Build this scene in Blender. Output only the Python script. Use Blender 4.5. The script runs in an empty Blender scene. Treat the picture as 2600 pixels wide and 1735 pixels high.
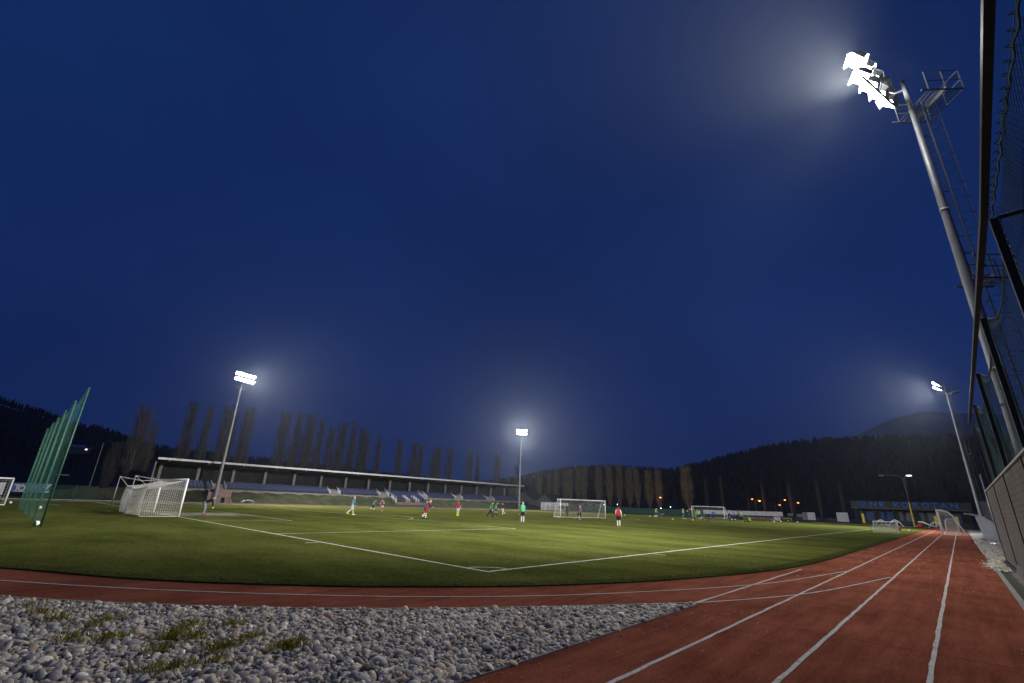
import bpy, bmesh, math, random
import numpy as np
from mathutils import Vector, Matrix
sc = bpy.context.scene
C = sc.collection
R = math.radians
# ------------------------------------------------------------------ camera
cam = bpy.data.cameras.new('camera'); co = bpy.data.objects.new('camera', cam); C.objects.link(co)
cam.sensor_width = 36; cam.sensor_fit = 'HORIZONTAL'; cam.lens = 16.048
cam.clip_start = 0.05; cam.clip_end = 9000
CR = Vector((0.673949, -0.737939, 0.035187)); CU = Vector((-0.268146, -0.199958, 0.942398)); CF = Vector((0.688397, 0.644564, 0.332637))
CO = Vector((-9.394, -9.3655, 1.7562))
co.matrix_world = Matrix(((CR.x, CU.x, -CF.x, CO.x), (CR.y, CU.y, -CF.y, CO.y), (CR.z, CU.z, -CF.z, CO.z), (0, 0, 0, 1)))
sc.camera = co
# ------------------------------------------------------------------ dusk sky
w = bpy.data.worlds.new('World'); sc.world = w; w.use_nodes = True
nt = w.node_tree; N = nt.nodes; bg = N['Background']
tc = N.new('ShaderNodeTexCoord'); sep = N.new('ShaderNodeSeparateXYZ'); ramp = N.new('ShaderNodeValToRGB')
nz = N.new('ShaderNodeTexNoise'); nz.inputs['Scale'].default_value = 2.2; nz.inputs['Detail'].default_value = 5
mul = N.new('ShaderNodeMix'); mul.data_type = 'RGBA'; mul.blend_type = 'MULTIPLY'; mul.inputs[0].default_value = 1
cr2 = N.new('ShaderNodeValToRGB')
cr2.color_ramp.elements[0].position = .35; cr2.color_ramp.elements[0].color = (.78, .80, .84, 1)
cr2.color_ramp.elements[1].position = .68; cr2.color_ramp.elements[1].color = (1.12, 1.1, 1.06, 1)
e = ramp.color_ramp.elements
e[0].position = 0.0; e[0].color = (.0105, .0245, .104, 1)
e[1].position = 1.0; e[1].color = (.0042, .0195, .098, 1)
k_ = e.new(.22); k_.color = (.0066, .0220, .110, 1)
k_ = e.new(.55); k_.color = (.0044, .0205, .106, 1)
nt.links.new(tc.outputs['Generated'], sep.inputs[0]); nt.links.new(sep.outputs['Z'], ramp.inputs[0])
nt.links.new(tc.outputs['Generated'], nz.inputs['Vector']); nt.links.new(nz.outputs['Fac'], cr2.inputs[0])
nt.links.new(ramp.outputs[0], mul.inputs[6]); nt.links.new(cr2.outputs[0], mul.inputs[7])
nt.links.new(mul.outputs[2], bg.inputs['Color']); bg.inputs['Strength'].default_value = 1.0
# ------------------------------------------------------------------ exposure, render
vs = sc.view_settings; vs.view_transform = 'Standard'; vs.look = 'None'; vs.exposure = 0; vs.gamma = 1
cy = sc.cycles
cy.use_denoising = True
try: cy.denoiser = 'OPENIMAGEDENOISE'
except Exception: pass
cy.max_bounces = 5; cy.diffuse_bounces = 2; cy.glossy_bounces = 2; cy.transmission_bounces = 4; cy.transparent_max_bounces = 12; cy.volume_bounces = 0
cy.sample_clamp_indirect = 4
SPOT_W, SPILL_W = 115000, 12000          # the floodlights' power, used in their builder below
HAZE = 1.35e-4
random.seed(7); rng = np.random.default_rng(7)

# ------------------------------------------------------------------ helpers
class MB:
    def __init__(s): s.v = []; s.f = []; s.m = []
    def add(s, vs, fs, mi=0):
        o = len(s.v); s.v += [tuple(q) for q in vs]; s.f += [tuple(i + o for i in f) for f in fs]; s.m += [mi] * len(fs); return s
    def box(s, c, d, rot=None, mi=0):
        hx, hy, hz = d[0] / 2, d[1] / 2, d[2] / 2
        vs = [Vector((x * hx, y * hy, z * hz)) for z in (-1, 1) for y in (-1, 1) for x in (-1, 1)]
        if rot is not None: vs = [rot @ q for q in vs]
        c = Vector(c)
        return s.add([q + c for q in vs], [(0, 2, 3, 1), (4, 5, 7, 6), (0, 1, 5, 4), (2, 6, 7, 3), (0, 4, 6, 2), (1, 3, 7, 5)], mi)
    def b2(s, x0, x1, y0, y1, z0, z1, mi=0):
        return s.box(((x0 + x1) / 2, (y0 + y1) / 2, (z0 + z1) / 2), (abs(x1 - x0), abs(y1 - y0), abs(z1 - z0)), None, mi)
    def path(s, pts, r, n=6, cap=True, mi=0, closed=False):
        P = [Vector(p) for p in pts]; L = len(P)
        if not isinstance(r, (list, tuple)): r = [r] * L
        vs = []; prev = None
        for i, p in enumerate(P):
            a = P[i - 1] if (i > 0 or closed) else p; b = P[(i + 1) % L] if (i < L - 1 or closed) else p
            t = (b - a); t = t.normalized() if t.length > 1e-9 else Vector((0, 0, 1))
            if prev is None:
                u = t.cross(Vector((0, 0, 1)))
                if u.length < .05: u = t.cross(Vector((0, 1, 0)))
            else: u = prev - t * prev.dot(t)
            u.normalize(); prev = u; q = t.cross(u)
            for k in range(n):
                an = 2 * math.pi * (k + .5) / n
                vs.append(p + (u * math.cos(an) + q * math.sin(an)) * r[i])
        fs = []
        for i in range(L if closed else L - 1):
            j = (i + 1) % L
            for k in range(n):
                k2 = (k + 1) % n
                fs.append((i * n + k, i * n + k2, j * n + k2, j * n + k))
        if cap and not closed:
            fs.append(tuple(range(n - 1, -1, -1))); fs.append(tuple((L - 1) * n + k for k in range(n)))
        return s.add(vs, fs, mi)
    def sph(s, c, r, sc3=(1, 1, 1), nu=10, nv=6, rot=None, mi=0):
        c = Vector(c); vs = []; fs = []
        for j in range(nv + 1):
            th = math.pi * j / nv
            for i in range(nu):
                ph = 2 * math.pi * i / nu
                q = Vector((math.sin(th) * math.cos(ph) * sc3[0], math.sin(th) * math.sin(ph) * sc3[1], math.cos(th) * sc3[2])) * r
                vs.append((rot @ q if rot is not None else q) + c)
        for j in range(nv):
            for i in range(nu):
                i2 = (i + 1) % nu
                if j == 0: fs.append((i, (j + 1) * nu + i, (j + 1) * nu + i2))
                elif j == nv - 1: fs.append((j * nu + i, (j + 1) * nu + i, j * nu + i2))
                else: fs.append((j * nu + i, (j + 1) * nu + i, (j + 1) * nu + i2, j * nu + i2))
        return s.add(vs, fs, mi)
    def poly(s, pts, z0, z1=None, mi=0):          # flat or extruded outline in plan
        n = len(pts)
        if z1 is None: return s.add([(x, y, z0) for x, y in pts], [tuple(range(n))], mi)
        vs = [(x, y, z0) for x, y in pts] + [(x, y, z1) for x, y in pts]
        return s.add(vs, [tuple(range(n - 1, -1, -1)), tuple(range(n, 2 * n))] + [(i, (i + 1) % n, n + (i + 1) % n, n + i) for i in range(n)], mi)
    def prof(s, pts, x0, x1, mi=0):               # outline in (y, z) extruded along x
        n = len(pts)
        vs = [(x0, y, z) for y, z in pts] + [(x1, y, z) for y, z in pts]
        return s.add(vs, [tuple(range(n - 1, -1, -1)), tuple(range(n, 2 * n))] + [(i, (i + 1) % n, n + (i + 1) % n, n + i) for i in range(n)], mi)
    def build(s, name, mats, parent=None, smooth=False, loc=None):
        me = bpy.data.meshes.new(name); me.from_pydata(s.v, [], s.f)
        for m in (mats if isinstance(mats, (list, tuple)) else [mats]): me.materials.append(m)
        if any(s.m): me.polygons.foreach_set('material_index', s.m)
        if smooth: me.polygons.foreach_set('use_smooth', [True] * len(s.f))
        me.update()
        bm = bmesh.new(); bm.from_mesh(me); bmesh.ops.recalc_face_normals(bm, faces=bm.faces); bm.to_mesh(me); bm.free()
        o = bpy.data.objects.new(name, me); C.objects.link(o)
        if parent is not None: o.parent = parent
        if loc is not None: o.location = loc
        return o
def tag(o, label, cat, group=None, kind=None):
    if label: o['label'] = label
    if cat: o['category'] = cat
    if group: o['group'] = group
    if kind: o['kind'] = kind
    return o
def thing(name, label, cat, loc=(0, 0, 0), group=None, rz=0):
    o = bpy.data.objects.new(name, None); C.objects.link(o); o.location = loc; o.rotation_euler = (0, 0, rz); o.empty_display_size = .2
    return tag(o, label, cat, group)
def struct(o): o['kind'] = 'structure'; return o
def copy_tree(o, parent=None):
    c = o.copy(); C.objects.link(c)
    if parent is not None: c.parent = parent
    for ch in list(o.children): copy_tree(ch, c)
    return c
def mat(name, col, rough=.7, var=.15, scale=6., metal=0., bump=0., bscale=None, spec=.3, detail=6, col2=None, coord='Object', emit=None, trans=None):
    m = bpy.data.materials.new(name); m.use_nodes = True; t = m.node_tree; n = t.nodes; b = n['Principled BSDF']
    b.inputs['Roughness'].default_value = rough; b.inputs['Metallic'].default_value = metal; b.inputs['Specular IOR Level'].default_value = spec
    tcx = n.new('ShaderNodeTexCoord'); nz = n.new('ShaderNodeTexNoise'); nz.inputs['Scale'].default_value = scale; nz.inputs['Detail'].default_value = detail; nz.inputs['Roughness'].default_value = .78 if detail > 8 else .5
    t.links.new(tcx.outputs[coord], nz.inputs['Vector'])
    rp = n.new('ShaderNodeValToRGB'); c = Vector(col[:3])
    c2 = Vector(col2[:3]) if col2 else c
    rp.color_ramp.elements[0].position = .3; rp.color_ramp.elements[0].color = (*(c * (1 - var)), 1)
    rp.color_ramp.elements[1].position = .7; rp.color_ramp.elements[1].color = (*(c2 * (1 + var)), 1)
    t.links.new(nz.outputs['Fac'], rp.inputs[0]); t.links.new(rp.outputs[0], b.inputs['Base Color'])
    if bump:
        bn = n.new('ShaderNodeTexNoise'); bn.inputs['Scale'].default_value = bscale or scale * 6; bn.inputs['Detail'].default_value = 4
        t.links.new(tcx.outputs[coord], bn.inputs['Vector'])
        bp = n.new('ShaderNodeBump'); bp.inputs['Strength'].default_value = bump; bp.inputs['Distance'].default_value = .02
        t.links.new(bn.outputs['Fac'], bp.inputs['Height']); t.links.new(bp.outputs[0], b.inputs['Normal'])
    if emit:
        b.inputs['Emission Color'].default_value = (*emit[0], 1); b.inputs['Emission Strength'].default_value = emit[1]
        try: m.cycles.emission_sampling = 'NONE'
        except Exception: pass
    if trans: b.inputs['Alpha'].default_value = trans
    return m
def node(m, typ, **kw):
    n = m.node_tree.nodes.new(typ)
    for k, v in kw.items(): setattr(n, k, v)
    return n
# ------------------------------------------------------------------ materials
M = {}
M['white'] = mat('white_paint', (.62, .62, .60), .45, .06, 3)
M['steel'] = mat('galvanised_steel', (.19, .195, .21), .5, .14, 2.5, .35)
M['shade_steel'] = mat('shaded_steel', (.075, .078, .085), .7, .2, 3, .1)  # ladder and platforms: shade behind the lamps put into a darker steel
M['dsteel'] = mat('dark_steel', (.035, .035, .035), .55, .2, 4, .2)
M['green'] = mat('green_paint', (.015, .050, .032), .5, .12, 3)
M['gnet'] = mat('green_cord', (.022, .085, .062), .8, .15, 3)
M['dnet'] = mat('dark_green_cord', (.03, .07, .06), .8, .2, 3)
M['wnet'] = mat('white_cord', (.50, .49, .45), .8, .1, 3)
M['conc'] = mat('concrete', (.19, .18, .17), .85, .22, 1.6, bump=.3)
M['darkconc'] = mat('stained_concrete', (.09, .088, .084), .9, .3, .8, bump=.3)
M['seat'] = mat('blue_seats', (.022, .036, .11), .45, .15, 4)
M['cap'] = mat('pale_metal', (.38, .39, .41), .4, .08, 3, .2)
M['wallboard'] = mat('weathered_boards', (.115, .098, .085), .85, .25, 1.4, bump=.3)
M['brick'] = mat('pink_brick', (.22, .15, .135), .85, .2, 3)
M['black'] = mat('black_paint', (.012, .012, .014), .5, .2, 5)
M['board'] = mat('white_board', (.36, .36, .38), .6, .12, 1.5)
M['board2'] = mat('grey_board', (.13, .135, .155), .6, .15, 1.5)
M['bark'] = mat('poplar_bark', (.12, .10, .08), .9, .3, 3)
M['twig_lit'] = mat('lit_tan_twigs', (.23, .175, .115), .9, .3, .6, spec=.1)  # floodlight on the poplars below the hill painted in as paler twigs
M['twig'] = mat('bare_twigs', (.060, .055, .054), .9, .3, .6)
M['skin'] = mat('skin', (.50, .31, .23), .55, .05, 5)
M['berm'] = mat('bank_grass', (.026, .042, .013), .95, .5, .55, bump=.6, bscale=14, col2=(.036, .034, .016))
M['soil'] = mat('rough_ground', (.035, .038, .022), .95, .4, .08, bump=.4, bscale=3)
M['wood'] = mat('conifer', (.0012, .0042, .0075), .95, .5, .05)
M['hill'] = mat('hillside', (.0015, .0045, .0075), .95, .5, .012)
M['rock'] = mat('mountain_slope', (.30, .30, .31), .95, .5, .006)
M['lens'] = mat('lamp_lens', (.9, .9, .9), .3, .01, 3, emit=((1, .98, .94), 45))
M['yellow'] = mat('yellow_pad', (.62, .52, .05), .6, .12, 3)
M['red'] = mat('red_plastic', (.36, .03, .025), .5, .1, 3)
M['orange'] = mat('orange_plastic', (.7, .16, .04), .5, .1, 3)
M['bluel'] = mat('blue_letter', (.014, .13, .48), .5, .1, 3)
M['bpanel'] = mat('blue_panel', (.03, .075, .22), .6, .2, 1.2)
M['facade'] = mat('grey_facade', (.022, .023, .024), .9, .25, 1, spec=.0)
M['fascia'] = mat('dark_fascia', (.03, .034, .042), .7, .2, .6)
M['sodium'] = mat('sodium_lamp', (.9, .6, .3), .3, .01, 3, emit=((1, .22, .035), 4))
M['wlamp'] = mat('white_lamp', (.9, .9, .9), .3, .01, 3, emit=((.9, .97, 1), 14))
M['ball'] = mat('ball_leather', (.68, .67, .64), .4, .05, 4)
M['poly'] = mat('polycarbonate', (.62, .64, .64), .25, .08, 1.5, spec=.6, trans=.55)
M['navyboard'] = mat('navy_banner', (.03, .05, .13), .6, .15, 2)
M['doorgreen'] = mat('green_door', (.01, .10, .06), .6, .1, 2)

# artificial turf: fibre grain, mown mottling and pale infill where the goalmouth is worn
def turf_mat():
    m = mat('artificial_turf', (.072, .081, .0195), 1.0, .85, 16., bump=.9, bscale=60, spec=.0, detail=9)
    t = m.node_tree; n = t.nodes; b = n['Principled BSDF']
    src = b.inputs['Base Color'].links[0].from_socket
    tcx = node(m, 'ShaderNodeTexCoord')
    n1 = node(m, 'ShaderNodeTexNoise'); n1.inputs['Scale'].default_value = .33; n1.inputs['Detail'].default_value = 7; n1.inputs['Roughness'].default_value = .66
    mp = node(m, 'ShaderNodeMapping'); mp.inputs['Scale'].default_value = (1, .45, 1); mp.inputs['Rotation'].default_value = (0, 0, .5)
    t.links.new(tcx.outputs['Object'], mp.inputs[0]); t.links.new(mp.outputs[0], n1.inputs['Vector'])
    r1 = node(m, 'ShaderNodeValToRGB'); r1.color_ramp.elements[0].position = .36; r1.color_ramp.elements[0].color = (.60, .66, .55, 1)
    r1.color_ramp.elements[1].position = .64; r1.color_ramp.elements[1].color = (1.26, 1.22, 1.3, 1)
    t.links.new(n1.outputs['Fac'], r1.inputs[0])
    mx = node(m, 'ShaderNodeMix', data_type='RGBA', blend_type='MULTIPLY'); mx.inputs[0].default_value = 1
    t.links.new(src, mx.inputs[6]); t.links.new(r1.outputs[0], mx.inputs[7])
    # worn goalmouth: ellipse round (2.2, 34) broken up by noise
    sp = node(m, 'ShaderNodeVectorMath', operation='SUBTRACT'); sp.inputs[1].default_value = (2.6, 35, 0)
    t.links.new(tcx.outputs['Object'], sp.inputs[0])
    dv = node(m, 'ShaderNodeVectorMath', operation='DIVIDE'); dv.inputs[1].default_value = (5.2, 6.2, 1); t.links.new(sp.outputs[0], dv.inputs[0])
    ln = node(m, 'ShaderNodeVectorMath', operation='LENGTH'); t.links.new(dv.outputs[0], ln.inputs[0])
    n2 = node(m, 'ShaderNodeTexNoise'); n2.inputs['Scale'].default_value = .55; n2.inputs['Detail'].default_value = 6; t.links.new(tcx.outputs['Object'], n2.inputs['Vector'])
    sb = node(m, 'ShaderNodeMath', operation='MULTIPLY_ADD'); sb.inputs[1].default_value = 1.5; t.links.new(n2.outputs['Fac'], sb.inputs[0])
    ng = node(m, 'ShaderNodeMath', operation='MULTIPLY'); ng.inputs[1].default_value = -1; t.links.new(ln.outputs['Value'], ng.inputs[0]); t.links.new(ng.outputs[0], sb.inputs[2])
    r2 = node(m, 'ShaderNodeValToRGB'); r2.color_ramp.elements[0].position = 0.0; r2.color_ramp.elements[0].color = (0, 0, 0, 1)
    r2.color_ramp.elements[1].position = .55; r2.color_ramp.elements[1].color = (.75, .75, .75, 1); t.links.new(sb.outputs[0], r2.inputs[0])
    mx2 = node(m, 'ShaderNodeMix', data_type='RGBA'); mx2.inputs[7].default_value = (.27, .28, .23, 1)
    t.links.new(r2.outputs[0], mx2.inputs[0]); t.links.new(mx.outputs[2], mx2.inputs[6]); t.links.new(mx2.outputs[2], b.inputs['Base Color'])
    return m
M['turf'] = turf_mat()
def track_mat():
    m = mat('red_tartan', (.246, .080, .047), 1.0, .55, 26., bump=.6, bscale=110, spec=.0, detail=9)
    t = m.node_tree; b = t.nodes['Principled BSDF']; src = b.inputs['Base Color'].links[0].from_socket
    tcx = node(m, 'ShaderNodeTexCoord'); n1 = node(m, 'ShaderNodeTexNoise'); n1.inputs['Scale'].default_value = .5; n1.inputs['Detail'].default_value = 8; n1.inputs['Roughness'].default_value = .7
    t.links.new(tcx.outputs['Object'], n1.inputs['Vector'])
    r1 = node(m, 'ShaderNodeValToRGB'); r1.color_ramp.elements[0].position = .35; r1.color_ramp.elements[0].color = (.70, .68, .68, 1); r1.color_ramp.elements[1].position = .66; r1.color_ramp.elements[1].color = (1.18, 1.22, 1.25, 1)
    t.links.new(n1.outputs['Fac'], r1.inputs[0])
    mx = node(m, 'ShaderNodeMix', data_type='RGBA', blend_type='MULTIPLY'); mx.inputs[0].default_value = 1
    t.links.new(src, mx.inputs[6]); t.links.new(r1.outputs[0], mx.inputs[7]); t.links.new(mx.outputs[2], b.inputs['Base Color'])
    return m
M['track'] = track_mat()
def scuffs(m):
    t = m.node_tree; b = t.nodes['Principled BSDF']; src = b.inputs['Base Color'].links[0].from_socket
    tcx = node(m, 'ShaderNodeTexCoord'); mp = node(m, 'ShaderNodeMapping'); mp.inputs['Scale'].default_value = (.22, 2.6, 1); n1 = node(m, 'ShaderNodeTexNoise'); n1.inputs['Scale'].default_value = 1.6; n1.inputs['Detail'].default_value = 9; n1.inputs['Roughness'].default_value = .7
    t.links.new(tcx.outputs['Object'], mp.inputs[0]); t.links.new(mp.outputs[0], n1.inputs['Vector']); r1 = node(m, 'ShaderNodeValToRGB'); r1.color_ramp.elements[0].position = .34; r1.color_ramp.elements[0].color = (.74, .72, .72, 1); r1.color_ramp.elements[1].position = .62; r1.color_ramp.elements[1].color = (1.14, 1.16, 1.2, 1); t.links.new(n1.outputs['Fac'], r1.inputs[0])
    wv = node(m, 'ShaderNodeTexBrick'); wv.offset = 0; wv.inputs['Scale'].default_value = 1; wv.inputs['Brick Width'].default_value = 11.5; wv.inputs['Row Height'].default_value = 60; wv.inputs['Mortar Size'].default_value = .018; wv.inputs['Color1'].default_value = (1, 1, 1, 1); wv.inputs['Color2'].default_value = (.94, .93, .93, 1); wv.inputs['Mortar'].default_value = (.6, .58, .58, 1); t.links.new(tcx.outputs['Object'], wv.inputs['Vector'])
    for s2 in (r1.outputs[0], wv.outputs['Color']):
        mx = node(m, 'ShaderNodeMix', data_type='RGBA', blend_type='MULTIPLY'); mx.inputs[0].default_value = 1; t.links.new(src, mx.inputs[6]); t.links.new(s2, mx.inputs[7]); src = mx.outputs[2]
    t.links.new(src, b.inputs['Base Color'])
scuffs(M['track'])
def worn(name, paint, under, sc_, lo, hi):
    m = mat(name, paint, .9, .2, 14., bump=.3, spec=.1); t = m.node_tree; b = t.nodes['Principled BSDF']; src = b.inputs['Base Color'].links[0].from_socket
    tcx = node(m, 'ShaderNodeTexCoord'); n1 = node(m, 'ShaderNodeTexNoise'); n1.inputs['Scale'].default_value = sc_; n1.inputs['Detail'].default_value = 8; n1.inputs['Roughness'].default_value = .75
    t.links.new(tcx.outputs['Object'], n1.inputs['Vector']); r1 = node(m, 'ShaderNodeValToRGB'); r1.color_ramp.elements[0].position = lo; r1.color_ramp.elements[1].position = hi; t.links.new(n1.outputs['Fac'], r1.inputs[0])
    mx = node(m, 'ShaderNodeMix', data_type='RGBA'); mx.inputs[6].default_value = (*under, 1); t.links.new(src, mx.inputs[7]); t.links.new(r1.outputs[0], mx.inputs[0]); t.links.new(mx.outputs[2], b.inputs['Base Color']); return m
M['line'] = worn('worn_white_line', (.50, .49, .46), (.20, .075, .05), 9., .30, .46)
M['pline'] = worn('pitch_line', (.44, .45, .37), (.09, .10, .03), 5., .28, .52)
M['gbed'] = mat('gravel_bed', (.04, .037, .032), .95, .5, 16., bump=.8, bscale=30)
M['gfar'] = mat('grey_gravel', (.25, .25, .235), .95, .55, 9., bump=.9, bscale=22)
def stone_mat():
    m = mat('river_stones', (.66, .62, .55), .8, .1, 30., bump=.25, bscale=60)
    t = m.node_tree; b = t.nodes['Principled BSDF']; src = b.inputs['Base Color'].links[0].from_socket
    at = node(m, 'ShaderNodeAttribute', attribute_name='tone'); rp = node(m, 'ShaderNodeValToRGB'); el = rp.color_ramp.elements
    el[0].position = 0; el[0].color = (.22, .22, .23, 1); el[1].position = 1; el[1].color = (1.85, 1.8, 1.7, 1)
    for p, c in ((.2, (.50, .50, .51)), (.4, (.95, .92, .84)), (.55, (1.0, .88, .70)), (.7, (.66, .68, .68)), (.85, (1.25, 1.22, 1.14)), (.94, (.85, .62, .42))): k = el.new(p); k.color = (*c, 1)
    mx = node(m, 'ShaderNodeMix', data_type='RGBA', blend_type='MULTIPLY'); mx.inputs[0].default_value = 1
    t.links.new(at.outputs['Fac'], rp.inputs[0]); t.links.new(src, mx.inputs[6]); t.links.new(rp.outputs[0], mx.inputs[7]); t.links.new(mx.outputs[2], b.inputs['Base Color'])
    return m
M['stone'] = stone_mat()
M['blade'] = mat('turf_fibres', (.045, .07, .016), .8, .35, 3., spec=.15)
M['weed'] = mat('weed_leaves', (.30, .27, .03), .8, .4, 5.)

# ================================================================== THE SETTING
def spline(pts, n=10):
    out = []; P = [Vector((*p, 0)) for p in pts]; P = [2 * P[0] - P[1]] + P + [2 * P[-1] - P[-2]]
    for i in range(1, len(P) - 2):
        for k in range(n):
            t = k / n; a, b, c, d = P[i - 1:i + 3]
            q = .5 * ((2 * b) + (c - a) * t + (2 * a - 5 * b + 4 * c - d) * t * t + (3 * b - a - 3 * c + d) * t ** 3)
            out.append((q.x, q.y))
    out.append((P[-2].x, P[-2].y)); return out
EDGE = [(-17.5, 30), (-14.2, 17), (-11.6, 11), (-8.73, 6.37), (-6.65, 3.03), (-4.5, .74), (-3.13, -.38), (-.73, -1.95), (2.6, -3.36), (7.16, -4.52), (11.5, -5.02), (16, -5.14)]
BORD = [(-18.5, 24), (-15.5, 14), (-12.2, 7.5), (-8.77, 2.53), (-6.71, .1), (-4.82, -1.61), (-2.4, -3.32), (.62, -5.10)]
CUR1 = [(-18, 27), (-14.9, 15.5), (-12, 9.3), (-8.75, 4.44), (-6.83, 1.92), (-4.88, -.11), (-3.06, -1.66), (-.76, -3.12), (2.28, -4.45), (3.84, -5.0), (5.75, -5.52), (10.51, -6.28)]
CUR2 = [(.65, -5.14), (2.79, -6.0), (5.2, -6.66), (10.06, -7.46)]
edge = spline(EDGE); bord = spline(BORD)

g = MB(); nG = 24
g.add([(-700, -600, -.02), (2200, -600, -.02), (2200, 1800, -.02), (-700, 1800, -.02)], [(0, 1, 2, 3)])
struct(g.build('ground', M['soil']))
struct(MB().poly([(-40, -9.98), (113, -9.98), (113, 76), (-40, 76)], 0).build('running_track', M['track']))
ZT = .032
turf = edge + [(112.2, -5.14), (112.2, 72), (-17.5, 72)]
bm = MB(); n = len(turf); bm.poly(turf, .002, ZT); to = struct(bm.build('pitch', M['turf']))
# gravel bed between bend and straight
gb = bord + [(-40, -5.2), (-40, 24)]
struct(MB().poly(gb, .006).build('gravel_bed', M['gbed']))
# concrete edgings round the gravel
def ribbon(mb, pts, wd, z0, z1=None, jit=0):
    P = [Vector((p[0], p[1], 0)) for p in pts]; A = []; B = []
    for i, p in enumerate(P):
        t = (P[min(i + 1, len(P) - 1)] - P[max(i - 1, 0)]).normalized(); nn = Vector((-t.y, t.x, 0))
        j1 = wd / 2 + random.uniform(-jit, jit); j2 = wd / 2 + random.uniform(-jit, jit)
        A.append(p + nn * j1); B.append(p - nn * j2)
    for i in range(len(P) - 1):
        q = [A[i], B[i], B[i + 1], A[i + 1]]
        if z1 is None: mb.add([(v.x, v.y, z0) for v in q], [(0, 1, 2, 3)])
        else: mb.add([(v.x, v.y, z0) for v in q] + [(v.x, v.y, z1) for v in q], [(4, 5, 6, 7), (0, 4, 7, 3), (1, 2, 6, 5)] + ([(0, 1, 5, 4)] if i == 0 else []) + ([(3, 7, 6, 2)] if i == len(P) - 2 else []))
    return mb
kb = MB(); ribbon(kb, [(p[0] - .03, p[1] - .03) for p in bord], .06, -.01, .022); kb.b2(-40, .5, -5.29, -5.20, -.01, .02)
kb.b2(-40, 40, -10.10, -9.985, -.01, .024); kb.b2(40, 112, -10.08, -9.985, -.01, .02)
kb.b2(113.0, 113.25, -9.98, 14, -.01, .10); kb.b2(-12, 113, 75.7, 76.0, -.01, .12); kb.b2(-20, 112, 68.95, 69.1, 0, .06)
struct(kb.build('kerb', M['conc']))
# painted lane lines
ln = MB()
def wob(x0, x1, y, st=.35): 
    n = max(2, int((x1 - x0) / st)); return [(x0 + (x1 - x0) * i / n, y + random.uniform(-.006, .006)) for i in range(n + 1)]
for x0, x1, y in ((.45, 9.6, -5.165), (-40, 112.5, -6.31), (-40, 112.5, -7.53), (-40, 112.5, -8.745)):
    ribbon(ln, wob(x0, min(x1, 40), y), .055, .0045, jit=.006)
    if x1 > 40: ribbon(ln, [(40, y), (x1, y)], .055, .0045)
ribbon(ln, spline(CUR1, 14), .05, .0085, jit=.005); ribbon(ln, spline(CUR2, 14), .05, .0085, jit=.005)
struct(ln.build('lane_lines', M['line']))
# pitch markings
pl = MB(); W = 68.0; XL = 106.5; zt = ZT + .004; lw = .11
def pline(a, b, w_=lw, z=zt):
    a = Vector((*a, 0)); b = Vector((*b, 0)); n = max(2, int((b - a).length / 1.5)); ribbon(pl, [tuple((a + (b - a) * i / n))[:2] for i in range(n + 1)], w_, z, jit=.007)
pline((-.06, 0), (XL + .06, 0), .12); pline((0, .06), (0, W), .12); pline((-.06, W + .06), (XL, W + .06)); pline((XL, .06), (XL, W))
pline((XL / 2, .06), (XL / 2, W - .06))
for s, x0 in ((1, .06), (-1, XL - .06)):
    e0 = 0 if s > 0 else XL
    for hw, d in ((20.16, 16.5), (9.16, 5.5)):
        pline((x0, 34 - hw), (e0 + s * d, 34 - hw), .1); pline((x0, 34 + hw), (e0 + s * d, 34 + hw), .1); pline((e0 + s * d, 34 - hw + .05), (e0 + s * d, 34 + hw - .05), .1)
    a0 = math.acos(5.5 / 9.15)
    ribbon(pl, [(e0 + s * (11 + 9.15 * math.cos(a0 * t)), 34 + 9.15 * math.sin(a0 * t)) for t in np.linspace(-.985, .985, 40)], .1, zt)
ribbon(pl, [(.85 * math.cos(a), .85 * math.sin(a)) for a in np.linspace(.12, 1.45, 14)], .09, zt)
ribbon(pl, [(XL / 2 + 9.15 * math.cos(a), 34 + 9.15 * math.sin(a)) for a in np.linspace(.02, 2 * math.pi - .02, 90)], .1, zt + .003)
for x, y in ((-.45, 9.15), (9.15, -.4)): pline((x - .25, y), (x + .25, y)) if x < 0 else pline((x, y - .25), (x, y + .25))
struct(pl.build('pitch_markings', M['pline']))

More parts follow.
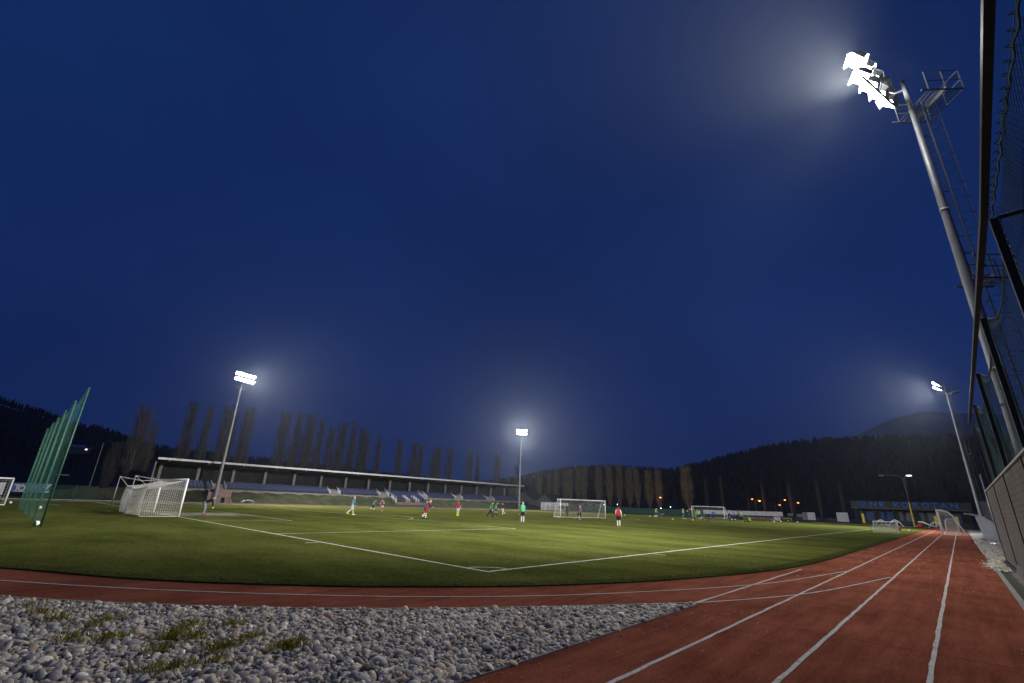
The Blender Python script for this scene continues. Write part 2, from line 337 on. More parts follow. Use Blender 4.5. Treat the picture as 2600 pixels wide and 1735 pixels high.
# stones: one heap nobody could count
def ico(sub):
    b = bmesh.new(); bmesh.ops.create_icosphere(b, subdivisions=sub, radius=1)
    v = np.array([q.co[:] for q in b.verts]); f = np.array([[q.index for q in k.verts] for k in b.faces]); b.free(); return v, f
def point_in(P, poly):
    x, y = P[:, 0], P[:, 1]; ins = np.zeros(len(P), bool); n = len(poly); j = n - 1
    for i in range(n):
        xi, yi = poly[i]; xj, yj = poly[j]
        c = ((yi > y) != (yj > y)) & (x < (xj - xi) * (y - yi) / (yj - yi + 1e-12) + xi); ins ^= c; j = i
    return ins
def stones(name, P, size, zb, sub=2):
    v0, f0 = ico(sub); nV = len(v0); K = len(P); V = np.zeros((K, nV, 3)); tone = np.repeat(rng.random(K), nV)
    var = []
    for k in range(16):
        d = v0.copy(); 
        for _ in range(4):
            dr = rng.normal(size=3); dr /= np.linalg.norm(dr); d += .26 * np.clip(d @ dr, -.2, 1)[:, None] * dr * rng.uniform(-1, 1)
        var.append(d)
    for i in range(K):
        s = size[i] * np.array([rng.uniform(.85, 1.35), rng.uniform(.6, 1.0), rng.uniform(.42, .72)])
        q = var[rng.integers(16)] * s
        a, b, c = rng.uniform(0, 6.28), rng.normal(0, .42), rng.normal(0, .42)
        Rz = np.array([[np.cos(a), -np.sin(a), 0], [np.sin(a), np.cos(a), 0], [0, 0, 1]]); Rx = np.array([[1, 0, 0], [0, np.cos(b), -np.sin(b)], [0, np.sin(b), np.cos(b)]]); Ry = np.array([[np.cos(c), 0, np.sin(c)], [0, 1, 0], [-np.sin(c), 0, np.cos(c)]])
        V[i] = q @ (Rz @ Rx @ Ry).T + np.array([P[i, 0], P[i, 1], zb[i]])
    F = (f0[None] + (np.arange(K) * nV)[:, None, None]).reshape(-1, 3)
    me = bpy.data.meshes.new(name); V = V.reshape(-1, 3)
    me.vertices.add(len(V)); me.vertices.foreach_set('co', V.ravel()); me.loops.add(F.size); me.loops.foreach_set('vertex_index', F.ravel().astype(np.int32))
    me.polygons.add(len(F)); me.polygons.foreach_set('loop_start', np.arange(0, F.size, 3, dtype=np.int32)); me.polygons.foreach_set('loop_total', np.full(len(F), 3, np.int32))
    me.polygons.foreach_set('use_smooth', np.ones(len(F), bool)); me.update(calc_edges=True)
    at = me.attributes.new('tone', 'FLOAT', 'POINT'); at.data.foreach_set('value', tone.astype(np.float32))
    me.materials.append(M['stone']); o = bpy.data.objects.new(name, me); C.objects.link(o); return o
gin = [(p[0] - .115, p[1] - .115) for p in bord if p[0] > -10] + [(.4, -5.33), (-11, -5.33)]
P0 = rng.uniform((-9.6, -5.26), (.6, 4.2), (160000, 2)); P0 = P0[point_in(P0, gin)]
vis = (P0[:, 0] + 9.39) * .6884 + (P0[:, 1] + 9.37) * .6446 > 4.1
P0 = P0[vis][:44000]; sz = rng.gamma(2.6, .0078, len(P0)).clip(.009, .068)
o = stones('gravel', P0, sz, rng.uniform(-.008, .024, len(P0)) + sz * .25); tag(o, None, None, kind='stuff')
struct(MB().poly([(16.3, -10.1), (113, -10.1), (113, -14), (23.4, -14), (23.4, -10.35), (16.3, -10.35)], .01).build('gravel_strip', M['gfar']))
P1 = np.concatenate([rng.uniform((16.4, -10.45), (60, -9.98), (3600, 2)), rng.uniform((23.5, -12.4), (60, -10.3), (6200, 2)), rng.normal((19.5, -9.95), (1.3, .12), (200, 2))])
P1 = np.concatenate([P1, np.stack([rng.uniform(-6, 2, 90), -5.1 - np.abs(rng.normal(0, .9, 90))], 1), np.stack([rng.uniform(-3, 30, 60), rng.uniform(-9.9, -5.3, 60)], 1)])
o = stones('gravel', P1, np.concatenate([rng.gamma(4, .008, len(P1) - 150).clip(.012, .075), rng.uniform(.006, .018, 150)]), np.concatenate([rng.uniform(.0, .012, len(P1) - 150), np.full(150, .006)]), 1); tag(o, None, None, kind='stuff')
# weeds among the stones
wd = MB()
for x, y in [(-7.21, -1.68), (-7.05, -1.49), (-8.01, -.72), (-7.57, -2.43), (-7.0, -2.67), (-6.68, -2.55), (-6.63, -1.72), (-7.93, -1.56), (-7.65, -3.21), (-7.27, -3.2), (-6.42, -3.16), (-8.22, -1.31), (-7.74, -3.06), (-7.81, -.49), (-7.32, -1.87), (-7.15, -2.11), (-8.28, -.06), (-8.5, 1.2), (-6.5, -3.17), (-8.4, .5), (-7.4, -2.0), (-7.1, -2.8)]:
    for k in range(random.randint(45, 120)):
        a = random.uniform(0, 6.28); d = abs(random.gauss(0, .09)); px, py = x + d * math.cos(a) * 1.5, y + d * math.sin(a)
        h = random.uniform(.03, .095); b = random.uniform(0, 6.28); l = random.uniform(.02, .07); wx, wy = math.cos(b + 1.57) * .005, math.sin(b + 1.57) * .005
        wd.add([(px - wx, py - wy, .04), (px + wx, py + wy, .04), (px + math.cos(b) * l * .5 + wx * .7, py + math.sin(b) * l * .5 + wy * .7, .05 + h * .7), (px + math.cos(b) * l, py + math.sin(b) * l, .05 + h)], [(0, 1, 2), (0, 2, 3)])
tag(wd.build('weeds', M['weed']), None, None, kind='stuff')
# standing fibres along the near rim of the turf
gr = MB(); ed = [p for p in edge if p[0] > -10.5] + [(16 + i, -5.14) for i in range(1, 30)]
for i in range(len(ed) - 1):
    a, b = Vector((*ed[i], 0)), Vector((*ed[i + 1], 0)); L = (b - a).length; t = (b - a).normalized(); nn = Vector((-t.y, t.x, 0))
    for k in range(int(L * 620)):
        d = random.random() ** 1.6 * .5 - .012; q = a + t * random.uniform(0, L) + nn * d
        an = random.uniform(0, 6.28); h = random.uniform(.018, .042); wx, wy = math.cos(an) * .0045, math.sin(an) * .0045; lx, ly = random.gauss(0, .014), random.gauss(0, .014)
        gr.add([(q.x - wx, q.y - wy, ZT - .02), (q.x + wx, q.y + wy, ZT - .02), (q.x + lx, q.y + ly, ZT + h)], [(0, 1, 2)])
tag(gr.build('grass', M['blade']), None, None, kind='stuff')

# ---- hills: radial terrain sheets whose crest follows the skyline
def interp(tab, a):
    a_, v_ = zip(*sorted(tab)); return float(np.interp(a, a_, v_))
LEFT = [(105, .13), (91.3, .112), (89.6, .106), (88.2, .1), (86.6, .089), (84.4, .086), (81.7, .072), (79.1, .063), (76.6, .06), (73.9, .059), (70.6, .060), (66.3, .056), (62, .052), (59.2, .047), (53.7, .041), (46.4, .034), (40, .03)]
RIGHT = [(52, .012), (47, .026), (43.8, .038), (41.2, .047), (38.6, .059), (36, .066), (30.8, .073), (26.8, .070), (24, .067), (21.1, .08), (17.4, .097), (13.9, .112), (10.6, .121), (8.3, .122), (6.1, .121), (3.3, .122), (.8, .119), (-2.9, .114), (-5.4, .108), (-14, .09), (-30, .07), (-50, .05)]
MOUNT = [(14, .09), (10, .108), (7.2, .126), (5.9, .133), (4.6, .143), (3.1, .156), (1.7, .163), (.4, .165), (-1.4, .162), (-2.8, .158), (-4.6, .152), (-5.8, .146), (-14, .11), (-30, .06)]
def hill(name, tab, a0, a1, r0, rc, r1, m, na=90, nr=22):
    v = []; f = []
    for i in range(na + 1):
        a = a0 + (a1 - a0) * i / na; H = interp(tab, a) * rc
        for j in range(nr + 1):
            r = r0 + (r1 - r0) * j / nr
            t = min(1, (r - r0) / (rc - r0)); z = H * (t ** 1.35) if r <= rc else H * max(0, 1 - ((r - rc) / (r1 - rc)) ** 1.5)
            v.append((CO.x + r * math.cos(R(a)), CO.y + r * math.sin(R(a)), z + (CO.z if r > r0 else -1) * t + random.uniform(-1, 1) * (.004 if rc < 1500 else .0013) * r * (t > .15)))
    for i in range(na):
        for j in range(nr):
            k = i * (nr + 1) + j; f.append((k, k + 1, k + nr + 2, k + nr + 1))
    o = MB().add(v, f).build(name, m, smooth=True); return struct(o)
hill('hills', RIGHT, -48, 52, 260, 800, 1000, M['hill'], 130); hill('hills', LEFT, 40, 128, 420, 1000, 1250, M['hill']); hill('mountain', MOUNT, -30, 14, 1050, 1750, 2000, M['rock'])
def forest(tab, a0, a1, r0, rc, n, hmin, hmax, rmin, thin):
    V = []; F = []; k = 0
    for i in range(n):
        a = random.uniform(a0, a1); t = random.random() ** .55
        if random.random() < .3: t = random.uniform(.97, 1.0)
        if t < rmin: continue
        r = r0 + (rc - r0) * t; z = interp(tab, a) * rc * t ** 1.35 + CO.z * t - 1; h = random.uniform(hmin, hmax); wd_ = h * random.uniform(.16, .26)
        x, y = CO.x + r * math.cos(R(a)), CO.y + r * math.sin(R(a)); ph = random.uniform(0, 6)
        for zb, zt_, rr in ((.08, .5, 1.0), (.32, .76, .74), (.58, 1.0, .46)):
            ring = [(x + wd_ * rr * math.cos(ph + q * 1.2566) * random.uniform(.75, 1.15), y + wd_ * rr * math.sin(ph + q * 1.2566), z + h * zb) for q in range(5)]
            V += ring + [(x, y, z + h * zt_)]
            F += [(k + q, k + (q + 1) % 5, k + 5) for q in range(5)]; k += 6
    b = MB(); b.v = V; b.f = F; b.m = [0] * len(F); return b
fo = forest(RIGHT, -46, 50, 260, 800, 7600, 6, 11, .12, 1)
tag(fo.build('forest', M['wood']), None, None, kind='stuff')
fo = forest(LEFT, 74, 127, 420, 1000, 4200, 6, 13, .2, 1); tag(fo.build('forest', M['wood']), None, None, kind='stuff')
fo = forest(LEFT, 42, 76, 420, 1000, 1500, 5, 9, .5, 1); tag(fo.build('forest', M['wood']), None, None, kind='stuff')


# ================================================================== FLOODLIGHT MASTS
def lamp_mesh():
    h = MB(); h.add([(-.10, -.30, -.26), (-.10, .30, -.26), (-.10, .30, .26), (-.10, -.30, .26), (.16, -.36, -.31), (.16, .36, -.31), (.16, .36, .31), (.16, -.36, .31)], [(0, 1, 2, 3), (0, 1, 5, 4), (1, 2, 6, 5), (2, 3, 7, 6), (3, 0, 4, 7)])
    h.box((-.172, 0, .02), (.14, .34, .3)); h.path([(-.05, -.42, 0), (-.05, -.42, -.34), (-.05, .42, -.34), (-.05, .42, 0)], .02, 4)
    h.add([(.16, -.36, .31), (.16, .36, .31), (.34, .36, .33), (.34, -.36, .33)], [(0, 1, 2, 3)])
    return h
def make_mast(name, label, x, y, H, aim, heads, ladder_dir, r0=.27, spot=SPOT_W, spill=SPILL_W, beam=None, cone=150, hs=1.0, off=0, up=0, bar=None, glow=0, ucone=128, uaim=None):
    t = thing(name, label, 'floodlight mast', (x, y, 0), 'floodlight masts around the pitch')
    p = MB(); p.path([(0, 0, -.1), (0, 0, .02), (0, 0, H * .33), (0, 0, H * .66), (0, 0, H)], [r0, r0, r0 * .80, r0 * .55, r0 * .32], 20)
    p.path([(0, 0, .0), (0, 0, .05)], r0 * 1.9, 16)
    for zz in (H * .33, H * .66): p.path([(0, 0, zz - .06), (0, 0, zz + .06)], r0 * (1.06 if zz < H / 2 else .80) * (.82 if zz < H / 2 else .76), 16)
    p.build('pole', M['steel'], t, True)
    if ladder_dir is not None:
        L = Vector((math.cos(ladder_dir), math.sin(ladder_dir), 0)); S = Vector((-L.y, L.x, 0))
        la = MB(); cg = MB(); o1 = r0 + .16; zt = H - 1.4
        for s in (-1, 1):
            la.path([tuple(L * o1 + S * .21 * s + Vector((0, 0, 2.2))), tuple(L * (o1 * .75) + S * .21 * s + Vector((0, 0, zt)))], .028, 4)
        k = 2.4
        while k < zt:
            o = o1 + (o1 * .75 - o1) * (k - 2.2) / (zt - 2.2)
            la.path([tuple(L * o - S * .21 + Vector((0, 0, k))), tuple(L * o + S * .21 + Vector((0, 0, k)))], .016, 4); k += .32
        k = 3.0
        while k < zt:
            la.path([tuple(Vector((0, 0, k))), tuple(L * o1 + Vector((0, 0, k)))], .022, 4); k += 3.1
        k = 3.2
        while k < zt:
            o = o1 + (o1 * .75 - o1) * (k - 2.2) / (zt - 2.2)
            cg.path([tuple(L * (o + .36 - .36 * math.cos(a)) + S * .36 * math.sin(a) + Vector((0, 0, k))) for a in np.linspace(.55, 2 * math.pi - .55, 11)], .014, 4); k += .78
        for a in (2.1, math.pi, 4.18):
            cg.path([tuple(L * (o1 + .36 - .36 * math.cos(a)) + S * .36 * math.sin(a) + Vector((0, 0, 3.2))), tuple(L * (o1 * .75 + .36 - .36 * math.cos(a)) + S * .36 * math.sin(a) + Vector((0, 0, zt)))], .014, 4)
        la.build('ladder', M['shade_steel'], t); cg.build('ladder_cage', M['shade_steel'], t)
        def plat(z, l, wd_, hr):
            b = MB(); o = r0 * .5
            Lx = lambda a, c, zz: tuple(L * a + S * c + Vector((0, 0, zz)))
            for i in range(9):
                a = o + l * i / 8; b.path([Lx(a, -wd_, z), Lx(a, wd_, z)], .022, 4)
            for c in (-wd_, wd_): b.path([Lx(o - .3, c, z), Lx(o + l, c, z)], .04, 4)
            for zz in (z + hr * .5, z + hr): b.path([Lx(o, -wd_, zz), Lx(o + l, -wd_, zz), Lx(o + l, wd_, zz), Lx(o, wd_, zz)], .025, 4)
            for a, c in ((o, -wd_), (o + l * .5, -wd_), (o + l, -wd_), (o + l, 0), (o + l, wd_), (o + l * .5, wd_), (o, wd_)): b.path([Lx(a, c, z), Lx(a, c, z + hr)], .025, 4)
            b.box(tuple(L * (o + l / 2) + Vector((0, 0, z + .12))), (.02, wd_ * 2, .16), Matrix.Rotation(ladder_dir, 3, 'Z').to_3x3())
            return b
        plat(H * .50, 1.15, .42, 1.05).build('rest_platform', M['shade_steel'], t)
        plat(H - 1.6, 1.5, .95, 1.1).build('lamp_platform', M['shade_steel'], t)
    else:
        MB().path([(-.75, -.3, H - 2.6), (.75, .3, H - 2.6)], .05, 6).build('step_bar', M['steel'], t)
    A = Vector((aim[0] - x, aim[1] - y, 0)).normalized(); X = Vector((-A.y, A.x, 0)) if bar is None else Vector((*bar, 0)).normalized()
    fr = MB(); cz = (H - .15, H - .15 - .95 * hs)
    half = heads * .40 * hs
    for z in cz: fr.path([tuple(A * .42 + X * (off - half) + Vector((0, 0, z - .38))), tuple(A * .42 + X * (off + half) + Vector((0, 0, z - .38)))], .05, 6); fr.path([(0, 0, z - .38), tuple(A * .42 + Vector((0, 0, z - .38)))], .05, 6)
    fr.build('crossbar', M['steel'], t)
    global LAMP
    for row, z in enumerate(cz):
        for i in range(heads):
            q = A * .5 + X * (off + (i - (heads - 1) / 2) * .80 * hs) + Vector((0, 0, z))
            if LAMP is None:
                h = lamp_mesh().build('floodlight', M['steel']); l = MB().add([(.15, -.345, -.295), (.15, .345, -.295), (.15, .345, .295), (.15, -.345, .295)], [(0, 1, 2, 3)]).build('lens', M['lens'], h); LAMP = (h.data, l.data); 
            else:
                h = bpy.data.objects.new('floodlight', LAMP[0]); C.objects.link(h); l = bpy.data.objects.new('lens', LAMP[1]); C.objects.link(l); l.parent = h
            h.parent = t; h.location = q; h.scale = (hs, hs, hs); yw = math.atan2(A.y, A.x) + (i - (heads - 1) / 2) * .16
            h.rotation_euler = (0, R(34 if row == 0 else 42), yw)
    b_ = beam or aim; d = Vector((b_[0] - x, b_[1] - y, -H))
    for typ, pw, nm in (('SPOT', spot, 'flood_beam'), ('SPOT', spill, 'flood_spill'), ('SPOT', up, 'added_upper'), ('POINT', glow, 'added_glow')):  # upper and glow lights are added for the halo, beyond the real lamp heads
        if not pw: continue
        ld = bpy.data.lights.new(nm, typ); ld.energy = pw; ld.color = (1, .975, .925); ld.shadow_soft_size = .9 if nm == 'flood_beam' else .5
        if typ == 'SPOT': ld.spot_size = R(cone) if nm == 'flood_beam' else R(178 if nm == 'flood_spill' else ucone)
        if typ == 'SPOT': ld.spot_blend = .5 if nm == 'flood_spill' else 1.0
        lo = bpy.data.objects.new(nm, ld); C.objects.link(lo); lo.parent = t
        lo.location = A * (1.25 if nm in ('flood_beam', 'flood_spill') else 1.05) + X * off + Vector((0, 0, H - .75)); lo.rotation_euler = (d if nm == 'flood_beam' else Vector(uaim) if (uaim and nm == 'added_upper') else Vector((A.x, A.y, -.45 if nm == 'flood_spill' else .35))).to_track_quat('-Z', 'Y').to_euler()
    return t
LAMP = None
make_mast('floodlight_mast', 'tall steel floodlight mast behind the boarded wall, the nearest and largest one', 15.5, -11.6, 21.9, (11.5, 30), 4, R(-52), spot=SPOT_W * 1.25, spill=10500, beam=(19, 38), cone=110, off=1.75, up=560000, ucone=124, uaim=(-1, .62, .48), bar=(-.955, .30), glow=2500, hs=1.05)
make_mast('floodlight_mast', 'thin far floodlight mast behind the dugout, in front of the dark mountain', 88, -11.85, 21.9, (83, 30), 4, R(-52), spill=11000, beam=(66, 28), cone=140, hs=.75, off=.9, up=9000, bar=(-.95, .3), ucone=58, uaim=(66, 92, -2), glow=700)  # its upper beam is an added light aimed at the poplar row
make_mast('floodlight_mast', 'floodlight mast in front of the grandstand tunnel, right of the goal', 15.6, 78, 21.3, (30, 40), 5, None, spot=SPOT_W * 1.25, beam=(60, 42), hs=.95, up=5000)
make_mast('floodlight_mast', 'floodlight mast at the far end of the grandstand roof', 89.2, 78, 21.4, (62, 32), 4, None, spot=SPOT_W * .85, beam=(54, 36), hs=.9, up=4000)
# thin mist in the air: it lets the lamps glow and the hills fade
hz = MB(); hz.b2(-900, 2250, -900, 2250, -25, 330); hm = bpy.data.materials.new('mist'); hm.use_nodes = True; ht = hm.node_tree; ht.nodes.remove(ht.nodes['Principled BSDF'])
pv = ht.nodes.new('ShaderNodeVolumePrincipled'); pv.inputs['Density'].default_value = HAZE; pv.inputs['Color'].default_value = (.80, .90, 1, 1); pv.inputs['Anisotropy'].default_value = .78
ht.links.new(pv.outputs[0], ht.nodes['Material Output'].inputs['Volume'])
o = hz.build('haze', hm); tag(o, None, None, kind='stuff')

# ================================================================== GRANDSTAND
ST0, ST1, BAY = 7.9, 97.4, 5.67
gs = thing('grandstand', 'long covered grandstand with blue seat rows and thin flat roof along the far touchline', 'grandstand', (0, 0, 0))
BX = [9.5 + BAY * i for i in range(16)]
# flat roof on girders, back wall in panels, deck
rf = MB(); rf.prof([(84.0, 6.40), (84.0, 6.66), (90.2, 6.36), (90.2, 6.10)], ST0, ST1 + .6); roof = rf.build('roof', M['darkconc'], gs)
ed_ = MB(); ed_.b2(ST0 - .02, ST1 + .62, 83.93, 83.995, 6.36, 6.68); ed_.build('fascia', M['cap'], roof)
for x in BX:
    b = MB(); b.prof([(83.97, 6.13), (83.97, 6.36), (89.9, 6.06), (89.9, 5.7)], x - .15, x + .15); b.build('girder', M['darkconc'], gs)
    b = MB(); b.b2(x - .22, x + .22, 88.7, 89.05, 3.3, 5.78); b.build('column', M['conc'], gs)
bw = MB()
for i in range(15): bw.b2(BX[i] + .12, BX[i + 1] - .12, 89.75, 89.9, 1.9, 6.06)
bw.b2(ST0 + .1, BX[0] - .12, 89.75, 89.9, 1.9, 6.06); bw.b2(BX[-1] + .12, ST1, 89.75, 89.9, 1.9, 6.06); bw.build('back_wall', M['facade'], gs)
for x in (ST0 + .0, ST1): MB().b2(x, x + .2, 85.2, 89.7, 2.0, 6.05).build('end_wall', M['conc'], gs)
dk = MB()
for k in range(4): dk.b2(ST0, ST1, 84.2 + .75 * k, 84.2 + .75 * (k + 1) + (2.6 if k == 3 else 0), 1.0, 2.02 + .36 * k)
dk.build('terrace', M['darkconc'], gs)
lg = MB(); lg.b2(ST0, ST1, 84.0, 84.198, 1.62, 2.12); lg.build('parapet', M['conc'], gs)
AIS = [(16.9, 18.7), (38.3, 40.2), (49.9, 52.0), (61.4, 62.6), (72.0, 74.2), (83.6, 86.0)]
def in_aisle(x): return any(a <= x <= b for a, b in AIS)
for a, b in AIS:
    m_ = MB()
    for k in range(6): m_.b2(a + .2, b - .2, 84.22 + .375 * k, 87.0, 2.025 + .18 * k, 2.2 + .18 * k)
    m_.build('stairs', M['brick'] if a < 20 else M['conc'], gs)
secs = []; x = ST0 + .4
for a, b in AIS + [(ST1 - .3, ST1)]: secs.append((x, a)); x = b
def seat_row(mb, x0, x1, y, z, st=.5):
    n = int((x1 - x0) / st)
    for i in range(n):
        cx = x0 + (i + .5) * (x1 - x0) / n
        mb.b2(cx - .21, cx + .21, y, y + .38, z + .38, z + .44); mb.b2(cx - .21, cx + .21, y + .34, y + .40, z + .44, z + .74)
for (a, b) in secs:
    for k in range(3):
        m_ = MB(); seat_row(m_, a + .35, b - .35, 84.45 + .75 * k, 2.02 + .36 * k); m_.build('seat_row', M['seat'], gs)
    for k in range(3):
        for xx in (a + .12, b - .12):
            if ST0 + .5 < xx < ST1 - .5:
                e_ = MB(); z = 2.02 + .36 * k; y = 84.4 + .75 * k
                e_.prof([(y, z), (y + .5, z), (y + .5, z + .85), (y + .3, z + .92), (y, z + .55)], xx - .05, xx + .05); e_.build('row_end_panel', M['cap'], gs)
# central stair block with lower rows in front
ct = MB(); ct.prof([(80.9, 0), (84.0, 0), (84.0, 2.1), (83.3, 1.75), (83.3, 1.4), (82.4, 1.4), (82.4, 1.05), (80.9, 1.05)], 52.0, 61.2); ct.build('stair_block', M['brick'], gs)
for k, (y, z) in enumerate(((81.6, 1.05), (82.5, 1.4), (83.3, 1.75))):
    for a, b in ((52.4, 55.1), (55.9, 57.6), (58.5, 60.8)):
        m_ = MB(); seat_row(m_, a, b, y, z); m_.build('seat_row', M['seat'], gs)
        for xx in (a - .1, b + .1): MB().prof([(y - .1, z), (y + .45, z), (y + .45, z + .8), (y - .1, z + .5)], xx - .05, xx + .05).build('row_end_panel', M['cap'], gs)
rl = MB()
for xx in (51.85, 61.35):
    rl.path([(xx, 80.9, 2.0), (xx, 84.0, 3.0), (xx, 86.2, 3.9)], .03, 5)
    for y, z in ((80.9, 1.05), (82.4, 1.5), (84.1, 2.0), (86, 2.9)): rl.path([(xx, y, z - .3), (xx, y, z + .95)], .025, 5)
rl.build('handrail', M['cap'], gs)
# players' tunnel of brick with its stair and dark doorways
tn = MB(); tn.b2(14.9, 15.7, 79.4, 84.0, -.02, 1.66); tn.b2(16.3, 17.0, 79.6, 84.0, -.02, 2.1); tn.b2(17.55, 18.4, 79.6, 84.0, -.02, 2.1); tn.b2(17.0, 17.55, 79.6, 84.0, .85, 2.1); tn.b2(17.0, 17.55, 81.5, 84.0, -.02, .85)
for i in range(7): tn.b2(15.7, 16.3, 80 + i * .55, 84.0, i * .26 - .02, (i + 1) * .26)
for i in range(6): tn.b2(18.4, 18.9, 79.9 + i * .6, 84.0, i * .3 - .02, (i + 1) * .3)
tn.build('players_tunnel', M['brick'], gs)
# grassy bank under the stand
bk = MB(); nb = 160
def bank_h(t): return 2.0 * (t * t * (3 - 2 * t))
for i in range(nb + 1):
    x = -26 + (124 + 26) * i / nb
    fade = min(1, max(0, (x + 9) / 9)) if x < 8 else min(1, max(0, (111 - x) / 13))
    for j in range(9):
        t = j / 8; y = 79.2 + 4.9 * t
        bk.v.append((x, y, -.03 + bank_h(t) * fade * (.92 + .08 * math.sin(x * 1.7 + j)) + (random.uniform(-.04, .04) if 0 < j < 8 else 0)))
for i in range(nb):
    for j in range(8):
        k = i * 9 + j; bk.f.append((k, k + 9, k + 10, k + 1)); bk.m.append(0)
o0 = len(bk.v)
for i in range(nb + 1):
    x, _, z = bk.v[i * 9 + 8]; bk.v += [(x, 84.2, z), (x, 100, max(-.03, z * .8 - .1))]
for i in range(nb): k = o0 + 2 * i; bk.f.append((k, k + 2, k + 3, k + 1)); bk.m.append(0); bk.f.append((i * 9 + 8, i * 9 + 17, k + 2, k)); bk.m.append(0)
struct(bk.build('embankment', M['berm'], None, True))
# rim fence in front of the bank
def rail_fence(name, label, p0, p1, h, post, m, mesh_m, npost, group=None):
    t = thing(name, label, 'fence', (*p0, 0), group); d = Vector((p1[0] - p0[0], p1[1] - p0[1], 0))
    b = MB()
    for i in range(npost + 1):
        q = d * i / npost; b.path([(q.x, q.y, -.05), (q.x, q.y, h)], post, 5)
    po = b.build('post', m, t); po['kind'] = 'stuff' if npost > 100 else 'part'
    del po['kind']
    w_ = MB(); n = int(d.length / .22)
    for i in range(n + 1):
        q = d * i / n; w_.path([(q.x, q.y, .05), (q.x, q.y, h - .03)], .008, 3, False)
    for k in range(int(h / .2) + 1):
        z = .06 + k * .2
        if z < h: w_.path([(0, 0, z), (d.x, d.y, z)], .008, 3, False)
    w_.build('wire_mesh', mesh_m, t); return t
t = thing('perimeter_fence', 'low dark wire fence between the red track and the grandstand bank', 'fence', (-6, 77, 0))
for i in range(46):
    x = 2.6 * i; MB().path([(x, 0, -.05), (x, 0, 1.1)], .035, 5).build('post', M['black'], t)
b = MB()
for z in (.12, .45, .78, 1.05): b.path([(0, 0, z), (117, 0, z)], .012, 4)
for i in range(390): b.path([(i * .3, 0, .1), (i * .3, 0, 1.06)], .007, 3, False)
b.build('wire_mesh', M['dnet'], t)

# ================================================================== GOALS
def net(mb, fn, nu, nv, su, sv, r=.006):
    for i in range(nu + 1):
        mb.path([fn(i / nu, k / sv) for k in range(sv + 1)], r, 3, False)
    for j in range(nv + 1):
        mb.path([fn(k / su, j / nv) for k in range(su + 1)], r, 3, False)
def lerp(a, b, t): return tuple(a[i] + (b[i] - a[i]) * t for i in range(len(a)))
# near goal: line x=0, y 30.34..37.66, net held by two leaning poles behind it
gl = thing('football_goal', 'large white goal with sagging white net on the near goal line', 'goal', (0, 30.28, ZT))
GW, GH = 7.44, 2.46
for y in (0, GW): MB().path([(0, y, 0), (0, y, GH)], .065, 12).build('goalpost', M['white'], gl, True)
MB().path([(0, -.06, GH), (0, GW + .06, GH)], .065, 12).build('crossbar', M['white'], gl, True)
for y in (.9, 6.6): MB().path([(-2.85, y, 0), (-2.85, y, 2.58)], .03, 8).build('net_pole', M['steel'], gl, True)
n_ = MB(); ZB = 1.93
def topf(u, v):
    s = math.sin(math.pi * v); y = GW * v; zb = ZB - .20 * s; return (-2.15 * u, y + (.3 if v < .01 else 0) * u * .0, GH - .02 + (zb - GH) * u - .28 * math.sin(math.pi * u) * (.35 + .65 * s))
def backf(u, v): s = math.sin(math.pi * v); return (-2.15 - .12 * math.sin(u * 3.0) + .05 * math.sin(9 * v), GW * v, (ZB - .20 * s) * (1 - u) + .01)
def sidef(y0):
    def f(u, v):
        x = -2.15 * u; zt_ = GH + (ZB - GH) * u - .18 * math.sin(math.pi * u); return (x - .1 * math.sin(v * 3.1) * u, y0 + .05 * math.sin(u * 3.1) * math.sin(v * 3), zt_ * (1 - v) + .01)
    return f
net(n_, topf, 18, 62, 10, 22, .0075); net(n_, backf, 17, 62, 10, 30, .0075); net(n_, sidef(.02), 18, 20, 10, 10, .0075); net(n_, sidef(GW - .02), 18, 20, 10, 10, .0075)
n_.path([topf(1, v) for v in np.linspace(0, 1, 24)], .022, 5); n_.path([backf(1, v) for v in np.linspace(0, 1, 12)], .02, 5); n_.path([sidef(.02)(u, 1) for u in np.linspace(0, 1, 6)], .02, 5)
n_.build('net', M['wnet'], gl)
for y, v in ((.9, .02), (6.6, .93)):
    q = topf(1, v); MB().path([(-2.85, y, 2.55), lerp((-2.85, y, 2.55), q, .5)[:2] + (2.22,), q], .012, 4).build('guy_rope', M['wnet'], gl)
    q2 = (0, 0 if y < 2 else GW, GH); MB().path([(-2.85, y, 2.55), lerp((-2.85, y, 2.55), q2, .5)[:2] + (2.33,), q2], .012, 4).build('guy_rope', M['wnet'], gl)
def box_goal(name, label, loc, rz, w_, h, dt, db, r, netm=True, grp=None, cell=.14, wheels=False, nr=.006):
    t = thing(name, label, 'goal', loc, grp, rz)     # local: mouth along x, net towards +y
    for x in (0, w_): MB().path([(x, 0, 0), (x, 0, h)], r, 10).build('goalpost', M['white'], t, True)
    MB().path([(-r * .9, 0, h), (w_ + r * .9, 0, h)], r, 10).build('crossbar', M['white'], t, True)
    b = MB()
    for x in (0, w_): b.path([(x, 0, h), (x, dt, h), (x, db, .04), (x, 0, .04)], r * .55, 8)
    b.path([(0, db, .04), (w_, db, .04)], r * .55, 8); b.build('net_frame', M['white'], t, True)
    if netm:
        n = MB(); nu = max(3, int(w_ / cell)); nh = max(3, int(h / cell)); nd = max(2, int(db / cell))
        net(n, lambda u, v: (w_ * u, dt + (db - dt) * v, h * (1 - v)), nu, nh, 8, 4, nr)
        if dt > .1: net(n, lambda u, v: (w_ * u, dt * v, h - .06 * math.sin(math.pi * v)), nu, max(2, int(dt / cell)), 8, 3, nr)
        for x in (0, w_): net(n, lambda u, v, x=x: (x, (dt + (db - dt) * v) * u, h * (1 - v)), nd, nh, 4, 4, nr)
        n.build('net', M['wnet'], t)
    return t
box_goal('football_goal', 'white goal standing across the pitch behind the dark clothed coach', (45.6, 31.6, ZT), R(-26), 7.3, 2.42, .9, 2.1, .06, cell=.16, nr=.005)
